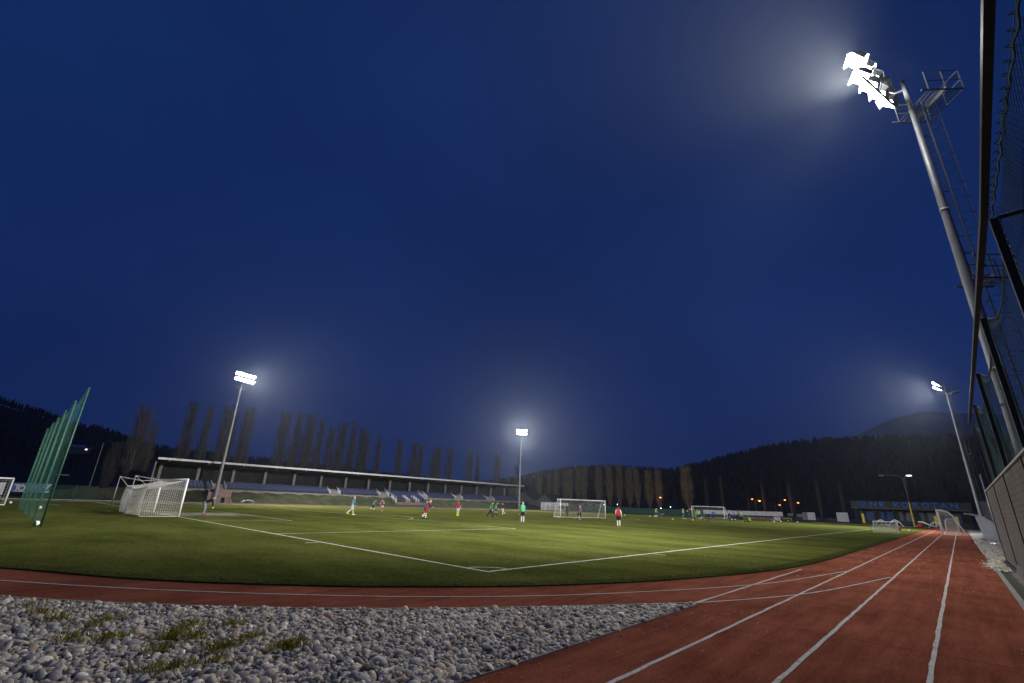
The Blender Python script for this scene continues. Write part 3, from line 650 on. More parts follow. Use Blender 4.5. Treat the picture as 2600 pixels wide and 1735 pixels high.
box_goal('football_goal', 'white goal on the far goal line, in front of the long white board', (106.5, 37.7, ZT), R(-90), 7.44, 2.46, 1.0, 2.2, .065, cell=.2, nr=.005)
box_goal('football_goal', 'white goal cut off by the left photo edge, beside the navy banner', (-8.05, 51.6, ZT), R(180), 7.3, 2.18, .8, 1.6, .06, cell=.2)
box_goal('small_goal', 'small portable goal with grey net on the touchline, red cone beside it', (66.6, -3.72, ZT), R(90), 2.35, 1.12, .05, 0.9, .05, cell=.1, nr=.007)
MB
sg = thing('small_goal', 'low netted training goal folded against the back of the small portable goal', 'goal', (58.6, -4.25, ZT), None, R(90))
b = MB(); b.path([(0, 0, 0), (0, 0, .95), (2.2, 0, .78), (2.2, 0, 0)], .03, 6); b.build('goal_frame', M['white'], sg)
b = MB(); net(b, lambda u, v: (2.2 * u, -.5 * v, .95 - .17 * u - (.9 - .15 * u) * v), 20, 9, 8, 4, .007); net(b, lambda u, v: (2.2 * u, .04, (.9 - .15 * u) * v), 20, 9, 8, 4, .007); b.build('net', M['wnet'], sg)
# goal parked on the track, mouth towards the pitch, curved side frames, a second one nested inside
tg = thing('training_goal', 'tall goal with curved net frame parked across the red running lanes', 'goal', (65.6, -7.62, 0))
for x in (0, 5.0): MB().path([(x, 0, 0), (x, 0, 2.72)], .06, 10).build('goalpost', M['white'], tg, True)
MB().path([(-.05, 0, 2.72), (5.05, 0, 2.72)], .06, 10).build('crossbar', M['white'], tg, True)
b = MB()
for x in (0, 5.0): b.path([(x, 0, 2.72), (x, -.45, 2.7), (x, -.95, 2.52), (x, -1.3, 2.1), (x, -1.65, 1.1), (x, -2.1, .05), (x, 0, .05)], .04, 8)
b.path([(0, -2.1, .05), (5, -2.1, .05)], .04, 8); b.build('net_frame', M['white'], tg, True)
b = MB()
def curv(u): 
    P_ = [(0, 2.72), (-.95, 2.52), (-1.3, 2.1), (-1.65, 1.1), (-2.1, .05)]; t = u * 4; i = min(3, int(t)); return lerp(P_[i], P_[i + 1], t - i)
net(b, lambda u, v: (5.0 * v, curv(u)[0] + .06 * math.sin(7 * v), curv(u)[1] - .08 * math.sin(5 * v) ** 2), 24, 26, 12, 10, .007)
for x in (0, 5): net(b, lambda u, v, x=x: (x, curv(u)[0] * v, curv(u)[1]), 16, 9, 6, 8, .006)
b.build('net', M['wnet'], tg)
t2 = thing('training_goal', 'lower round cornered goal nested inside the tall parked training goal', 'goal', (66.6, -8.1, 0))
b = MB()
for x in (0, 3.2): b.path([(x, .1, 0), (x, 0, 1.5), (x, -.2, 1.75), (x, -.75, 1.75), (x, -.95, 1.5), (x, -1.1, .05), (x, .1, .05)], .035, 8)
b.path([(0, 0, 1.6), (3.2, 0, 1.6)], .035, 6); b.path([(0, -1.1, .05), (3.2, -1.1, .05)], .035, 6); b.build('goal_frame', M['white'], t2)
b = MB(); net(b, lambda u, v: (3.2 * u, -.95 - .15 * v, 1.55 * (1 - v)), 26, 13, 6, 4, .006)
for x in (0, 3.2): net(b, lambda u, v, x=x: (x, -.98 * u, 1.6 * (1 - v)), 9, 13, 3, 3, .006)
b.build('net', M['wnet'], t2)

# ================================================================== BALL STOP NETS
nf = thing('ball_stop_net', 'tall green ball stop net on a row of green posts behind the near goal', 'net', (-7.36, 20.6, ZT))
NY = [0, 5.1, 10.0, 14.6, 18.6, 23.4]
for i, y in enumerate(NY):
    h = 6.28 - .03 * i; MB().path([(0, y, -.03), (0, y, h)], .042, 8).build('post', M['green'], nf, True)
b = MB()
for i in range(5):
    y0, y1 = NY[i], NY[i + 1]; h = 6.2 - .03 * i
    net(b, lambda u, v: (-.06 - .05 * math.sin(math.pi * u) * math.sin(3 * v), y0 + (y1 - y0) * u, .05 + (h - .05) * v - (.42 * math.sin(math.pi * u) * v * v)), int((y1 - y0) / .17), 46, 10, 10, .0016)
    b.path([(-.06, y0 + (y1 - y0) * u, h - .42 * math.sin(math.pi * u)) for u in np.linspace(0, 1, 12)], .014, 4)
b.build('net', M['gnet'], nf)
for z in (.9, 2.2): MB().path([(-.1, 0, z), (.35, 0, z)], .02, 4).build('bracket', M['green'], nf)

# the boarded wall on the right and its net
wl = thing('boundary_wall', 'dark boarded boundary wall with pale metal capping on the right edge', 'wall', (0, 0, 0))
WX = [-6.0, -.4, 5.3, 11.0, 16.7, 23.2]
for i in range(5):
    b = MB(); x0, x1 = WX[i] + .06, WX[i + 1] - .06
    for k in range(20): b.b2(x0, x1, -10.72 + (.006 if k % 2 else 0), -10.61, .06 + k * .149, .06 + k * .149 + .144)
    b.build('board_panel', M['wallboard'] if 'wallboard' in M else M['darkconc'], wl)
for x in WX: MB().b2(x - .058, x + .058, -10.74, -10.585, .02, 3.05).build('wall_post', M['dsteel'], wl)
MB().b2(-6, 23.3, -10.78, -10.56, 3.054, 3.10).build('capping', M['cap'], wl)
MB().prof([(-10.9, -.05), (-10.35, -.05), (-10.35, .012), (-10.5, .02), (-10.56, .30), (-10.9, .30)], -6, 16.2).build('footing', M['darkconc'], wl)
rn = thing('ball_stop_net', 'dark net hung from a square beam on black posts above the boarded wall', 'net', (0, -10.66, 0))
PX = [0.0, 4.95, 10.35, 15.6, 19.95]; PZ = [6.15, 6.10, 6.02, 5.95, 5.88]
for x, z in zip(PX, PZ): MB().b2(x - .055, x + .055, -.075, .02, 3.1, z).build('post', M['dsteel'], rn)
b = MB(); b.path([(-5.5, .06, 6.70), (0, .06, 6.24), (10, .06, 6.07), (20.1, .06, 5.93)], .062, 4); b.build('beam', M['dsteel'], rn)
MB().path([(0, -.08, 6.17), (0, -1.4, 6.17)], .035, 6).build('arm', M['dsteel'], rn)
def dia(mb, fn, nu, nv, r):
    # diagonal mesh over a unit square mapped by fn
    for s in (1, -1):
        for k in range(-nv, nu + nv):
            pts = []
            for j in range(nv + 1):
                i = k + s * j if s > 0 else k + nv - j
                if 0 <= i <= nu: pts.append(fn(i / nu, j / nv))
            if len(pts) > 1: mb.path(pts[::2] + ([pts[-1]] if len(pts) % 2 == 0 else []), r, 3, False)
b = MB()
for i in range(4):
    x0, x1 = PX[i], PX[i + 1]; z1, z2 = PZ[i], PZ[i + 1]
    dia(b, lambda u, v: (x0 + (x1 - x0) * u, -.10 - .22 * math.sin(math.pi * u) * math.sin(math.pi * min(1, v * 1.1)), 3.1 + (z1 + (z2 - z1) * u - 3.1) * v - .55 * math.sin(math.pi * u) * v ** 3), 40, 24, .0042)
    b.path([(x0 + (x1 - x0) * u, -.1, z1 + (z2 - z1) * u - .55 * math.sin(math.pi * u)) for u in np.linspace(0, 1, 14)], .012, 4)
# nearer bay is taller and hangs behind the beam from a hooked wire
WZ = lambda u: 6.92 + .2 * u
dia(b, lambda u, v: (-5.6 + 7.5 * u, -.26 - .10 * math.sin(2.8 * v) - .05 * math.sin(9 * u), 3.1 + (WZ(u) - .07 - 3.1) * v), 56, 28, .0048)
for u in np.linspace(0, 1, 30): b.path([(-5.6 + 7.5 * u, -.26, WZ(u) - .07), (-5.6 + 7.5 * u + .03, -.21, WZ(u) + .0), (-5.6 + 7.5 * u + .06, -.26, WZ(u) + .04), (-5.6 + 7.5 * u + .08, -.29, WZ(u) - .02)], .009, 4)
b.path([(-5.6 + 7.5 * u, -.27 + .012 * math.sin(90 * u), WZ(u) - .07 + .015 * math.sin(70 * u)) for u in np.linspace(0, 1, 90)], .016, 5)
b.path([(-5.6, -.26, WZ(0)), (1.9, -.26, WZ(1))], .005, 4)
b.build('net', M['dnet'], rn)

# ================================================================== TREES
def poplar_meshes(H, wid, nb, seed, spread=.30):
    random.seed(seed); tr = MB(); cr = MB()
    lean = (random.uniform(-.4, .4), random.uniform(-.4, .4))
    tr.path([(0, 0, -.2), (0, 0, .4), (lean[0] * .2, lean[1] * .2, H * .3), (lean[0] * .6, lean[1] * .6, H * .65), (lean[0], lean[1], H * .97)], [H * .019, H * .014, H * .010, H * .006, .015], 7)
    for i in range(nb):
        t = random.uniform(.07, .93) ** .9; z0 = H * t; a = random.uniform(0, 6.283)
        L = H * (.34 - .22 * t) * random.uniform(.6, 1.25); out = wid * (.35 + .65 * math.sin(min(1, t * 1.5 + .12) * 3.14 * .62)) * random.uniform(.45, 1.1) * (1 - .45 * t)
        cx, cy_ = lean[0] * t, lean[1] * t; dx, dy = math.cos(a), math.sin(a)
        P = [(cx + dx * out * f, cy_ + dy * out * f, min(z0 + L * g, H * 1.02 + random.uniform(-.4, .3))) for f, g in ((0, 0), (.55, .28), (.85, .62), (1.0, 1.0))]
        r = .022 + .022 * (1 - t); cr.path(P, [r, r * .75, r * .5, .012], 3, False)
        for k in range(5):
            s = random.uniform(.15, .95); q = lerp(P[1], P[3], s) if s > .4 else lerp(P[0], P[1], s * 2); b = a + random.uniform(-1.5, 1.5); l2 = L * random.uniform(.22, .5); o2 = random.uniform(.1, .38)
            cr.path([q, (q[0] + math.cos(b) * o2, q[1] + math.sin(b) * o2, q[2] + l2 * .5), (q[0] + math.cos(b) * o2 * 1.35, q[1] + math.sin(b) * o2 * 1.35, min(q[2] + l2, H * 1.03))], [.013, .010, .006], 3, False)
    return tr, cr
PROTO = []
for i, (H, w_, nb) in enumerate(((20, 2.0, 260), (19, 1.45, 190), (20.5, 2.4, 300), (15.5, 2.35, 260), (15, 1.8, 230))):
    tr, cr = poplar_meshes(H, w_, nb, 100 + i); a = tr.build('trunk', M['bark'], None, True); b = cr.build('crown', M['twig_lit' if i > 2 else 'twig']); PROTO.append((a.data, b.data, H)); bpy.data.objects.remove(a); bpy.data.objects.remove(b)
random.seed(11)
def tree(kind, x, y, H, label, group, sw=1.0, name='poplar_tree'):
    t = thing(name, label, 'tree', (x, y, 0), group, random.uniform(0, 6.28)); td, cd, h0 = PROTO[kind]; s = H / h0
    t.scale = (s * sw, s * sw, s)
    for nm, d in (('trunk', td), ('crown', cd)):
        o = bpy.data.objects.new(nm, d); C.objects.link(o); o.parent = t
    return t
ROW = [(16.3, 19.3), (19.5, 19.1), (22.7, 19.9), (24.5, 19.7), (27, 19.9), (35.3, 20.2), (38.9, 21), (41.4, 20.9), (44.4, 20.2), (48.1, 18.4), (50.7, 20), (54.1, 20.8), (58.6, 19.9), (62.5, 17.9), (69.1, 17.8), (74.2, 17.4), (77.8, 17.5), (81.8, 16.9), (85.2, 17.5), (88.8, 17.6), (96.3, 17.7), (101.6, 16.7), (109.7, 18.3), (119.6, 14.5)]
WHERE = ['leftmost bare poplar of the row behind the grandstand', 'bare poplar left of the tunnel floodlight mast, second in its row', 'bare poplar just left of the tunnel mast pole', 'bare poplar crossed by the tunnel mast pole', 'bare poplar just right of the tunnel mast, before the wide gap']
for i, (x, h) in enumerate(ROW):
    lab = WHERE[i] if i < 5 else None
    if lab is None:
        if 5 <= i <= 8: lab = 'tall bare poplar in the clump right of the wide gap, ' + ['left one', 'second one', 'third one', 'right one'][i - 5]
        elif i <= 13: lab = 'bare poplar above the middle of the grandstand roof, ' + ['leftmost', 'second', 'middle', 'fourth', 'rightmost and shorter'][i - 9] + ' of five'
        elif i <= 19: lab = 'faint bare poplar above the right half of the stand roof, ' + ['first', 'second', 'third', 'fourth', 'fifth', 'last'][i - 14] + ' from left'
        else: lab = ['bare poplar left of the far grandstand mast, first of three', 'bare poplar left of the far grandstand mast, middle of three', 'bare poplar close beside the far grandstand mast pole', 'short bare poplar just right of the far grandstand mast'][i - 20]
    tree((0, 1, 2, 1, 0)[i % 5] if i != 2 else 0, x, 108 + random.uniform(-1.5, 1.5), h, lab, 'bare poplars behind the grandstand', random.uniform(.85, 1.15))
RROW = [(120, 12.6), (115.7, 13.2), (111.3, 14.2), (107.4, 14.8), (104.2, 15.4), (100.7, 15.8), (97.4, 15.9), (90.8, 16.3), (85.7, 16.5), (82.1, 16.1), (78.4, 15.4), (75, 14.6), (70.4, 14.2), (66.2, 14.3), (56.1, 15.1)]
ORD = ['first', 'second', 'third', 'fourth', 'fifth', 'sixth', 'seventh', 'eighth', 'ninth', 'tenth', 'eleventh', 'twelfth', 'thirteenth', 'fourteenth', 'last']
for i, (y, h) in enumerate(RROW):
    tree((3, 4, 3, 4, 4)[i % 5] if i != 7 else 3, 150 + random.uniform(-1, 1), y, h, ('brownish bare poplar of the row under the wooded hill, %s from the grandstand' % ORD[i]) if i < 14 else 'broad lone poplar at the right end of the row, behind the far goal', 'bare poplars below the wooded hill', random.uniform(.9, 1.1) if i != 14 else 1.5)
for i, (x, y, h, l) in enumerate(((7.2, 100, 16.4, 'dark pointed tree left of the grandstand end wall'), (9.4, 101, 13.5, 'thin bare tree beside the dark pointed tree at the grandstand end'), (4.6, 103, 9.5, 'low bushy bare tree left of the dark pointed tree'))):
    tree((2, 1, 0)[i], x, y, h, l, None, (1.25, .9, 1.6)[i], 'bare_tree')
for i, (x, y, h, l) in enumerate(((146, 48.6, 11, 'slender pale trunked tree above the crossbar of the far goal'), (146, 43.8, 11.5, 'slender tree with twin pale stems right of the far goal'), (143, 24.4, 11, 'leaning pale trunked tree right of the lit orange lamps'), (143, 17.5, 10.5, 'thin pale trunked tree behind the grey panels'), (144, 31.5, 10, 'thin bare tree between the two left orange lamps'), (144, 12.5, 10, 'thin dim tree left of the club building'))):
    tree(1, x, y, h, l, None, .8, 'slender_tree')

# ================================================================== FAR END: fence, boards, building
t = thing('windbreak_fence', 'long dark green screened fence at the far end of the ground', 'fence', (119.5, 12, 0))
b = MB(); b.b2(0, .03, 28, 76, .05, 1.62); b.build('screen', mat('green_screen', (.012, .055, .04), .8, .3, .9), t)
for i in range(17): MB().path([(-.05, 28 + 3 * i, -.05), (-.05, 28 + 3 * i, 1.8)], .035, 5).build('post', M['dsteel'], t)
t = thing('windbreak_fence', 'dark wire fence behind the white board and grey panels', 'fence', (121, -14, 0))
b = MB(); b.b2(0, .03, 0, 54, .05, 1.0); b.build('screen', mat('dark_screen', (.02, .03, .03), .8, .3, .9), t)
for i in range(19): MB().path([(-.05, 3 * i, -.05), (-.05, 3 * i, 2.0)], .03, 5).build('post', M['dsteel'], t)
t = thing('white_board', 'long raised white advertising board behind the far goal', 'board', (118, 20.85, 0))
JY = [0, 2.85, 3.7, 5.95, 8.95, 12.25, 14.0, 15.35, 18.55]
for i in range(8): MB().b2(-.04, .04, JY[i] + .03, JY[i + 1] - .03, .93 - .008 * JY[i], 1.92 - .011 * JY[i]).build('board_panel', M['board'], t)
for y in JY: MB().b2(.05, .12, y - .04, y + .04, -.02, 1.85).build('post', M['dsteel'], t)
t = thing('brick_plinth', 'low reddish brick strip under the long white board', 'wall', (119, 22, 0)); MB().b2(-.1, .1, 0, 8.5, -.02, .62).build('wall', M['brick'], t)
t = thing('grey_cabinet', 'pale grey box under the right end of the white board', 'cabinet', (117.3, 21.35, 0))
MB().prof([(0, -.02), (1.2, -.02), (1.32, .76), (-.08, .76)], -.3, .3).build('body', M['board'], t); MB().b2(-.34, .34, -.1, 1.34, .763, .80).build('lid', M['cap'], t)
t = thing('team_bench', 'black covered bench with a neon yellow stripe right of the white board', 'bench', (117.5, 19.0, 0))
MB().prof([(0, -.02), (2.2, -.02), (2.1, .6), (1.9, .76), (.1, .76), (0, .6)], -.35, .35).build('cover', M['black'], t)
for a, b_ in ((.35, 1.05), (1.15, 1.85)): MB().b2(-.358, -.353, a, b_, .52, .60).build('stripe', M['yellow'], t)
MB().b2(-.40, -.36, .0, .12, .1, .75).build('end_panel', M['board'], t)
for nm, lab, y0, y1, z0, z1, x in (('hoarding', 'low dim grey panel just right of the black bench', 19.6, 20.8, .8, 1.65, 122), ('hoarding', 'tall grey panel left of its brighter neighbour near the club building', 16.1, 17.0, .4, 2.0, 118.5), ('hoarding', 'tall lighter grey panel, middle of the three tall panels', 14.4, 15.95, .45, 2.05, 118.2), ('hoarding', 'large pale panel standing alone left of the club building', 8.2, 10.3, .38, 2.25, 118), ('hoarding', 'dim grey panel between the black bench and the tall panels', 17.4, 18.9, .8, 1.6, 122)):
    t = thing(nm, lab, 'panel', (x, y0, 0)); MB().b2(-.05, .05, 0, y1 - y0, z0, z1).build('board', M['board'] if 'alone' in lab or 'middle' in lab else M['board2'], t)
    for yy in (.1, y1 - y0 - .1): MB().b2(.06, .12, yy - .03, yy + .03, -.02, z1 - .02).build('post', M['dsteel'], t)
t = thing('sign', 'small red and white sign left of the far goal', 'sign', (118, 42.1, 0)); MB().b2(-.02, .02, 0, 1.05, 1.6, 2.12).build('sign_board', M['red'], t); MB().b2(-.028, -.022, .06, .88, 1.66, 1.86).build('stripe', M['board'], t); MB().path([(.05, .5, 0), (.05, .5, 1.7)], .03, 5).build('post', M['dsteel'], t)
# white cabin with a green hatch
t = thing('cabin', 'white flat roofed cabin with a green hatch behind the middle goal', 'cabin', (100, 77.5, 0))
MB().b2(0, 11.2, 0, 1.65, -.02, 2.2).build('wall', mat('white_render', (.8, .8, .8), .7, .06, 1.5), t)
MB().b2(-.06, 11.26, -.06, 1.71, 2.203, 2.28).build('roof', M['cap'], t); MB().b2(6.5, 8.9, -.05, -.003, .5, 1.5).build('hatch', M['doorgreen'], t)
t2 = thing('steel_gate', 'dark gate frame standing in front of the white cabin', 'gate', (100, 76.6, 0)); b = MB()
for x in (-.3, 1.9, 4.4, 7.0, 11): b.path([(x, 0, 0), (x, 0, 1.9)], .03, 5)
b.path([(-.3, 0, 1.1), (11, 0, 1.1)], .02, 4); b.path([(1.9, 0, 1.75), (4.4, 0, 1.75)], .02, 4); b.build('gate_frame', M['dsteel'], t2)
for lab, x, y, w_, d, h in (('pale gabled house behind the trees, left of the white cabin', 128, 106, 9, 8, 5.2), ('second dim gabled house right beside the pale gabled one', 131, 99, 7, 8, 4.6), ('low bluish shed behind the middle goal', 140, 84, 10, 7, 3.4)):
    t = thing('house', lab, 'house', (x, y, 0)); b = MB(); b.prof([(0, -.02), (w_, -.02), (w_, h * .62), (w_ / 2, h * .62 + w_ * .3 if h > 4 else h), (0, h * .62)], 0, d); b.build('wall', M['board2'], t)
    b = MB(); ap = h * .62 + w_ * .3 if h > 4 else h
    b.prof([(-.3, h * .62 - .15), (w_ / 2, ap + .04), (w_ / 2, ap + .24), (-.3, h * .62 + .05)], -.3, d + .3); b.prof([(w_ / 2, ap + .04), (w_ + .3, h * .62 - .15), (w_ + .3, h * .62 + .05), (w_ / 2, ap + .24)], -.28, d + .28); b.build('roof', M['dsteel'], t)
    for k in range(2): MB().b2(-.05, -.003, w_ * (.25 + .35 * k), w_ * (.25 + .35 * k) + 1, 1.2, 2.3).build('window', M['black'], t)
# club building with its lettering
cb = thing('club_building', 'low club building with blue letters NK KOROTAN along its dark fascia', 'building', (130, 0, 0))
MB().b2(2.4, 10, -11.4, 8.6, -.02, 4.8).build('wall', M['facade'], cb); MB().b2(.02, 10.2, -11.8, 8.9, 3.62, 5.05).build('fascia', M['fascia'], cb); MB().b2(-.5, 2.4, -11.8, 8.9, 3.38, 3.615).build('canopy', M['darkconc'], cb)
for y in (8.3, 4.6, 1.2, -2.4, -6.4, -11.0): MB().b2(-.3, 0, y - .16, y + .16, -.02, 3.376).build('column', M['facade'], cb)
for y0, y1, m in ((4.95, 7.6, 'bpanel'), (1.5, 4.0, 'bpanel'), (-2.1, .6, 'board2'), (-6.0, -3.0, 'board2'), (-9.8, -7.0, 'bpanel')):
    f = MB().b2(2.33, 2.397, y0, y1, .1, 2.75).build('shutter', M[m], cb)
for y in (4.3, .9, -2.75, -6.7): MB().b2(2.3, 2.395, y - .45, y + .2, .02, 2.4).build('door', M['black'], cb)
LET = [('N', 4.6), ('K', 2.95), ('K', .38), ('O', -1.1), ('R', -2.9), ('O', -4.6), ('T', -6.05), ('A', -7.6), ('N', -9.2)]
def letter(ch, size, sx, ext, m, parent, loc, rot, name='letter'):
    cu = bpy.data.curves.new(name, 'FONT'); cu.body = ch; cu.size = size; cu.extrude = ext; cu.offset = .012 * size; cu.align_x = 'CENTER'
    o = bpy.data.objects.new(name, cu); C.objects.link(o); dg = bpy.context.evaluated_depsgraph_get(); me = bpy.data.meshes.new_from_object(o.evaluated_get(dg)); bpy.data.objects.remove(o)
    me.materials.clear(); me.materials.append(m); o = bpy.data.objects.new(name, me); C.objects.link(o); o.parent = parent; o.location = loc; o.rotation_euler = rot; o.scale = (sx, 1, 1); return o
for ch, y in LET: letter(ch, 1.55, 1.15 if ch != 'O' else 1.0, .05, M['bluel'], cb, (-.06, y, 3.84), (R(90), 0, R(-90)))
b = MB(); b.path([(-.06, 6.55 + .6 * math.sin(a), 4.33 + .6 * math.cos(a)) for a in np.linspace(0, 2 * math.pi, 25)[:-1]], .07, 5, False, 0, True)
for k in range(5): b.path([(-.06, 6.55 + .22 * math.sin(k * 1.2566), 4.33 + .22 * math.cos(k * 1.2566)), (-.06, 6.55 + .55 * math.sin(k * 1.2566), 4.33 + .55 * math.cos(k * 1.2566))], .06, 4)
b.path([(-.06, 6.55 + .22 * math.sin(a), 4.33 + .22 * math.cos(a)) for a in np.linspace(0, 2 * math.pi, 6)[:-1]], .07, 4, False, 0, True); b.build('crest', M['bluel'], cb)
for i, (y, l) in enumerate(((5.6, 'yellow padded post left of the blue shutters of the club building'), (-6.0, 'yellow padded post just left of the tall parked goal'), (-9.1, 'yellow padded post right of the tall parked goal'))):
    t = thing('padded_post', l, 'post', (118, y, 0), 'yellow padded posts before the club building'); b = MB(); b.b2(-.11, .11, -.2, .2, .35, 2.2); b.build('pad', M['yellow'], t); MB().b2(.113, .16, -.24, .24, -.02, 2.26).build('post', M['dsteel'], t)
t = thing('annex', 'pale boxy building behind the far right floodlight mast', 'building', (122, -20, 0)); MB().b2(0, 8, 0, 7.4, -.02, 5.2).build('wall', M['board2'], t); MB().b2(-.15, 8.15, -.15, 7.55, 5.203, 5.4).build('roof', M['dsteel'], t); MB().b2(-.05, -.003, 1.2, 3.2, 2.9, 4.3).build('window', M['black'], t)
# white trestle frames and a covered heap near the building
def trestle(lab, x, y, s=1.0):
    t = thing('trestle', lab, 'trestle', (x, y, 0), 'white folded trestles before the club building'); b = MB()
    b.path([(0, -.95 * s, 0), (0, -.5 * s, .75 * s), (0, 0, 1.0 * s), (0, .5 * s, .75 * s), (0, .95 * s, 0)], [.06, .09, .11, .09, .06], 7); b.path([(0, -.12, .98 * s), (0, -.02, .1)], .06, 6); b.path([(0, .12, .98 * s), (0, .35, .55 * s)], .06, 6); b.build('frame', M['white'], t); return t
trestle('white curved trestle seen over the left end of the small portable goal', 112.5, 2.2, 1.1); trestle('white curved trestle seen over the right corner of the small portable goal', 109, -.3, 1.2); trestle('white curved trestle right of the red heap', 112, -5.9, 1.1)
t = thing('covered_heap', 'red covered heap of equipment with a white sheet trailing to the right', 'equipment', (111.5, -4.3, 0)); b = MB(); b.sph((0, .5, .35), .55, (.8, .8, .75), 12, 8); b.sph((0, 1.0, .22), .38, (.8, .9, .8), 10, 6); b.build('red_cover', M['red'], t, True)
b = MB(); b.path([(0, .8, 1.05), (0, .1, 1.0), (0, -.7, .6), (0, -1.3, .35), (0, -1.9, .3)], [.1, .16, .14, .1, .06], 8); b.build('sheet', M['white'], t, True)
t = thing('traffic_cone', 'red traffic cone on the pitch edge beside the small portable goal', 'cone', (75.5, -3.2, ZT)); MB().path([(0, 0, .02), (0, 0, .6)], [.15, .04], 12).build('body', M['red'], t, True); MB().b2(-.2, .2, -.2, .2, 0, .03).build('base', M['red'], t)
for i, (x, y, l) in enumerate(((70.5, -3.0, 'orange marker dome just inside the right post of the small goal'), (77.5, -4.0, 'white marker dome right of the red cone'), (107, 21.5, 'orange marker dome by the black covered bench'))):
    t = thing('marker_dome', l, 'marker', (x, y, ZT)); MB().path([(0, 0, 0), (0, 0, .06), (0, 0, .1)], [.13, .11, .04], 12).build('dome', M['white'] if i == 1 else M['orange'], t, True)
# double-armed lamp post wrapped in yellow
t = thing('lamp_post', 'tall double armed lamp post with yellow wrapped lower pole', 'street lamp', (118, -2.55, 0))
MB().path([(0, 0, 4.6), (0, 0, 9.2)], [.075, .05], 8).build('pole', M['steel'], t, True); MB().path([(0, 0, -.05), (0, 0, 4.6)], [.11, .1], 10).build('yellow_wrap', M['yellow'], t)
b = MB(); b.path([(0, 0, 9.0), (0, .3, 9.6), (0, 1.0, 9.95), (0, 3.2, 10.0)], .04, 6); b.path([(0, 0, 9.0), (0, -.2, 9.6), (0, -.7, 9.9)], .04, 6); b.build('arm', M['steel'], t)
for y, m in ((3.5, 'steel'), (-1.0, 'wlamp')):
    h = MB().box((0, y, 10.0), (.3, .95, .16)).build('lamp_head', M['steel'], t); MB().b2(-.13, .13, y - .42, y + .42, 9.86, 9.915).build('lens', M[m], h)
# street lamps
def street(lab, x, y, z, m, power, nm='street_lamp', grp=None, arm=.9, col=(1, .30, .05)):
    t = thing(nm, lab, 'street lamp', (x, y, 0), grp); MB().path([(0, 0, -.05), (0, 0, z)], [.07, .045], 6).build('pole', M['dsteel'], t)
    b = MB(); b.path([(0, 0, z - .05), (0, -arm * .5, z + .12), (0, -arm, z + .12)], .035, 5); b.build('arm', M['dsteel'], t)
    h = MB().box((0, -arm - .25, z + .12), (.3, .7, .14)).build('lamp_head', M['steel'], t); MB().sph((0, -arm - .25, z + .02), .17 if power else .10, (1, 1.4, .7), 8, 6).build('lens', M[m], h)
    if power:
        ld = bpy.data.lights.new('lamp_glow', 'POINT'); ld.energy = power; ld.color = col; ld.shadow_soft_size = .2; lo = bpy.data.objects.new('lamp_glow', ld); C.objects.link(lo); lo.parent = t; lo.location = (-.25, -arm - .25, z - .3)
G1 = 'orange sodium street lamps beyond the ground'
for lab, y, z, p in (('orange lamp among the houses left of the white cabin', 108.9, 5.3, 160), ('orange lamp glowing inside a poplar right of the middle goal', 62.5, 5.0, 300), ('orange lamp with visible post, leftmost of the pair behind the white board', 34.6, 5.1, 100), ('orange lamp glowing through twigs behind the white board', 32.7, 4.7, 260), ('small dim orange lamp left of the leaning tree', 27.7, 3.75, 40), ('orange lamp just left of the leaning pale trunked tree', 26.2, 5.05, 100), ('orange lamp with visible post right of the leaning tree', 23.1, 4.45, 100)):
    street(lab, 140 if y < 100 else 139, y, z, 'sodium', p, grp=G1)
G2 = 'small white lamps along the far path'
for lab, y, z in (('small white lamp between poplars, left of the red shirted player', 83.3, 2.3), ('small white lamp right above the red shirted player', 77.8, 2.45), ('small white lamp beside the yellow bib player', 61.9, 1.7), ('small white lamp left of the far goal and red sign', 58.6, 2.2), ('bright white lamp just right of the far goal', 40.8, 1.8)): street(lab, 140, y, z, 'wlamp', 0, 'path_lamp', G2, .2)

# ================================================================== DUGOUT, LEFT EDGE, SMALL THINGS
dg_ = thing('dugout', 'curved clear team dugout with white seats beside the track', 'dugout', (52.5, -10.32, 0))
prf = [(-1.45, .05), (-1.45, 1.1), (-1.2, 1.7), (-.65, 2.1), (.1, 2.28), (.42, 2.3)]
b = MB(); pr2 = prf + [(y, z + .05) for y, z in prf[::-1]]
for i in range(5): b.prof([prf[i], prf[i + 1], (prf[i + 1][0] - .01, prf[i + 1][1] + .045), (prf[i][0] - .045, prf[i][1] + .01)], 0, 7.5)
b.build('shell', M['poly'], dg_)
for x in (-.04, 7.54): MB().prof([(-1.45, .05), (-1.45, 1.1), (-1.2, 1.7), (-.65, 2.1), (-.3, 2.1), (-.42, 1.2), (-.55, .05)], x - .02, x + .02).build('end_panel', M['poly'], dg_)
for x in (0.03, 2.5, 5.0, 7.47): MB().path([(x, y + .0, z - .03) for y, z in prf], .04, 6).build('rib', M['cap'], dg_)
MB().path([(-.05, .43, 2.31), (7.55, .43, 2.31)], .05, 6).build('front_rail', M['cap'], dg_)
for i in range(12):
    s = MB(); x = .45 + .6 * i; s.b2(x - .22, x + .22, -1.1, -.68, .42, .47); s.prof([(-1.16, .45), (-1.09, .45), (-1.14, 1.25), (-1.22, 1.25)], x - .21, x + .21); s.build('seat', M['board'], dg_)
MB().b2(0, 7.5, -1.4, -.2, .0, .12).build('floor_slab', M['conc'], dg_)
t = thing('dugout', 'second clear dugout with dark interior further along the track', 'dugout', (69, -11.2, 0))
b = MB()
for i in range(5): b.prof([prf[i], prf[i + 1], (prf[i + 1][0] - .01, prf[i + 1][1] + .045), (prf[i][0] - .045, prf[i][1] + .01)], 0, 6.0)
b.build('shell', M['poly'], t)
for x in (.03, 3, 5.97): MB().path([(x, y, z - .03) for y, z in prf], .04, 6).build('rib', M['dsteel'], t)
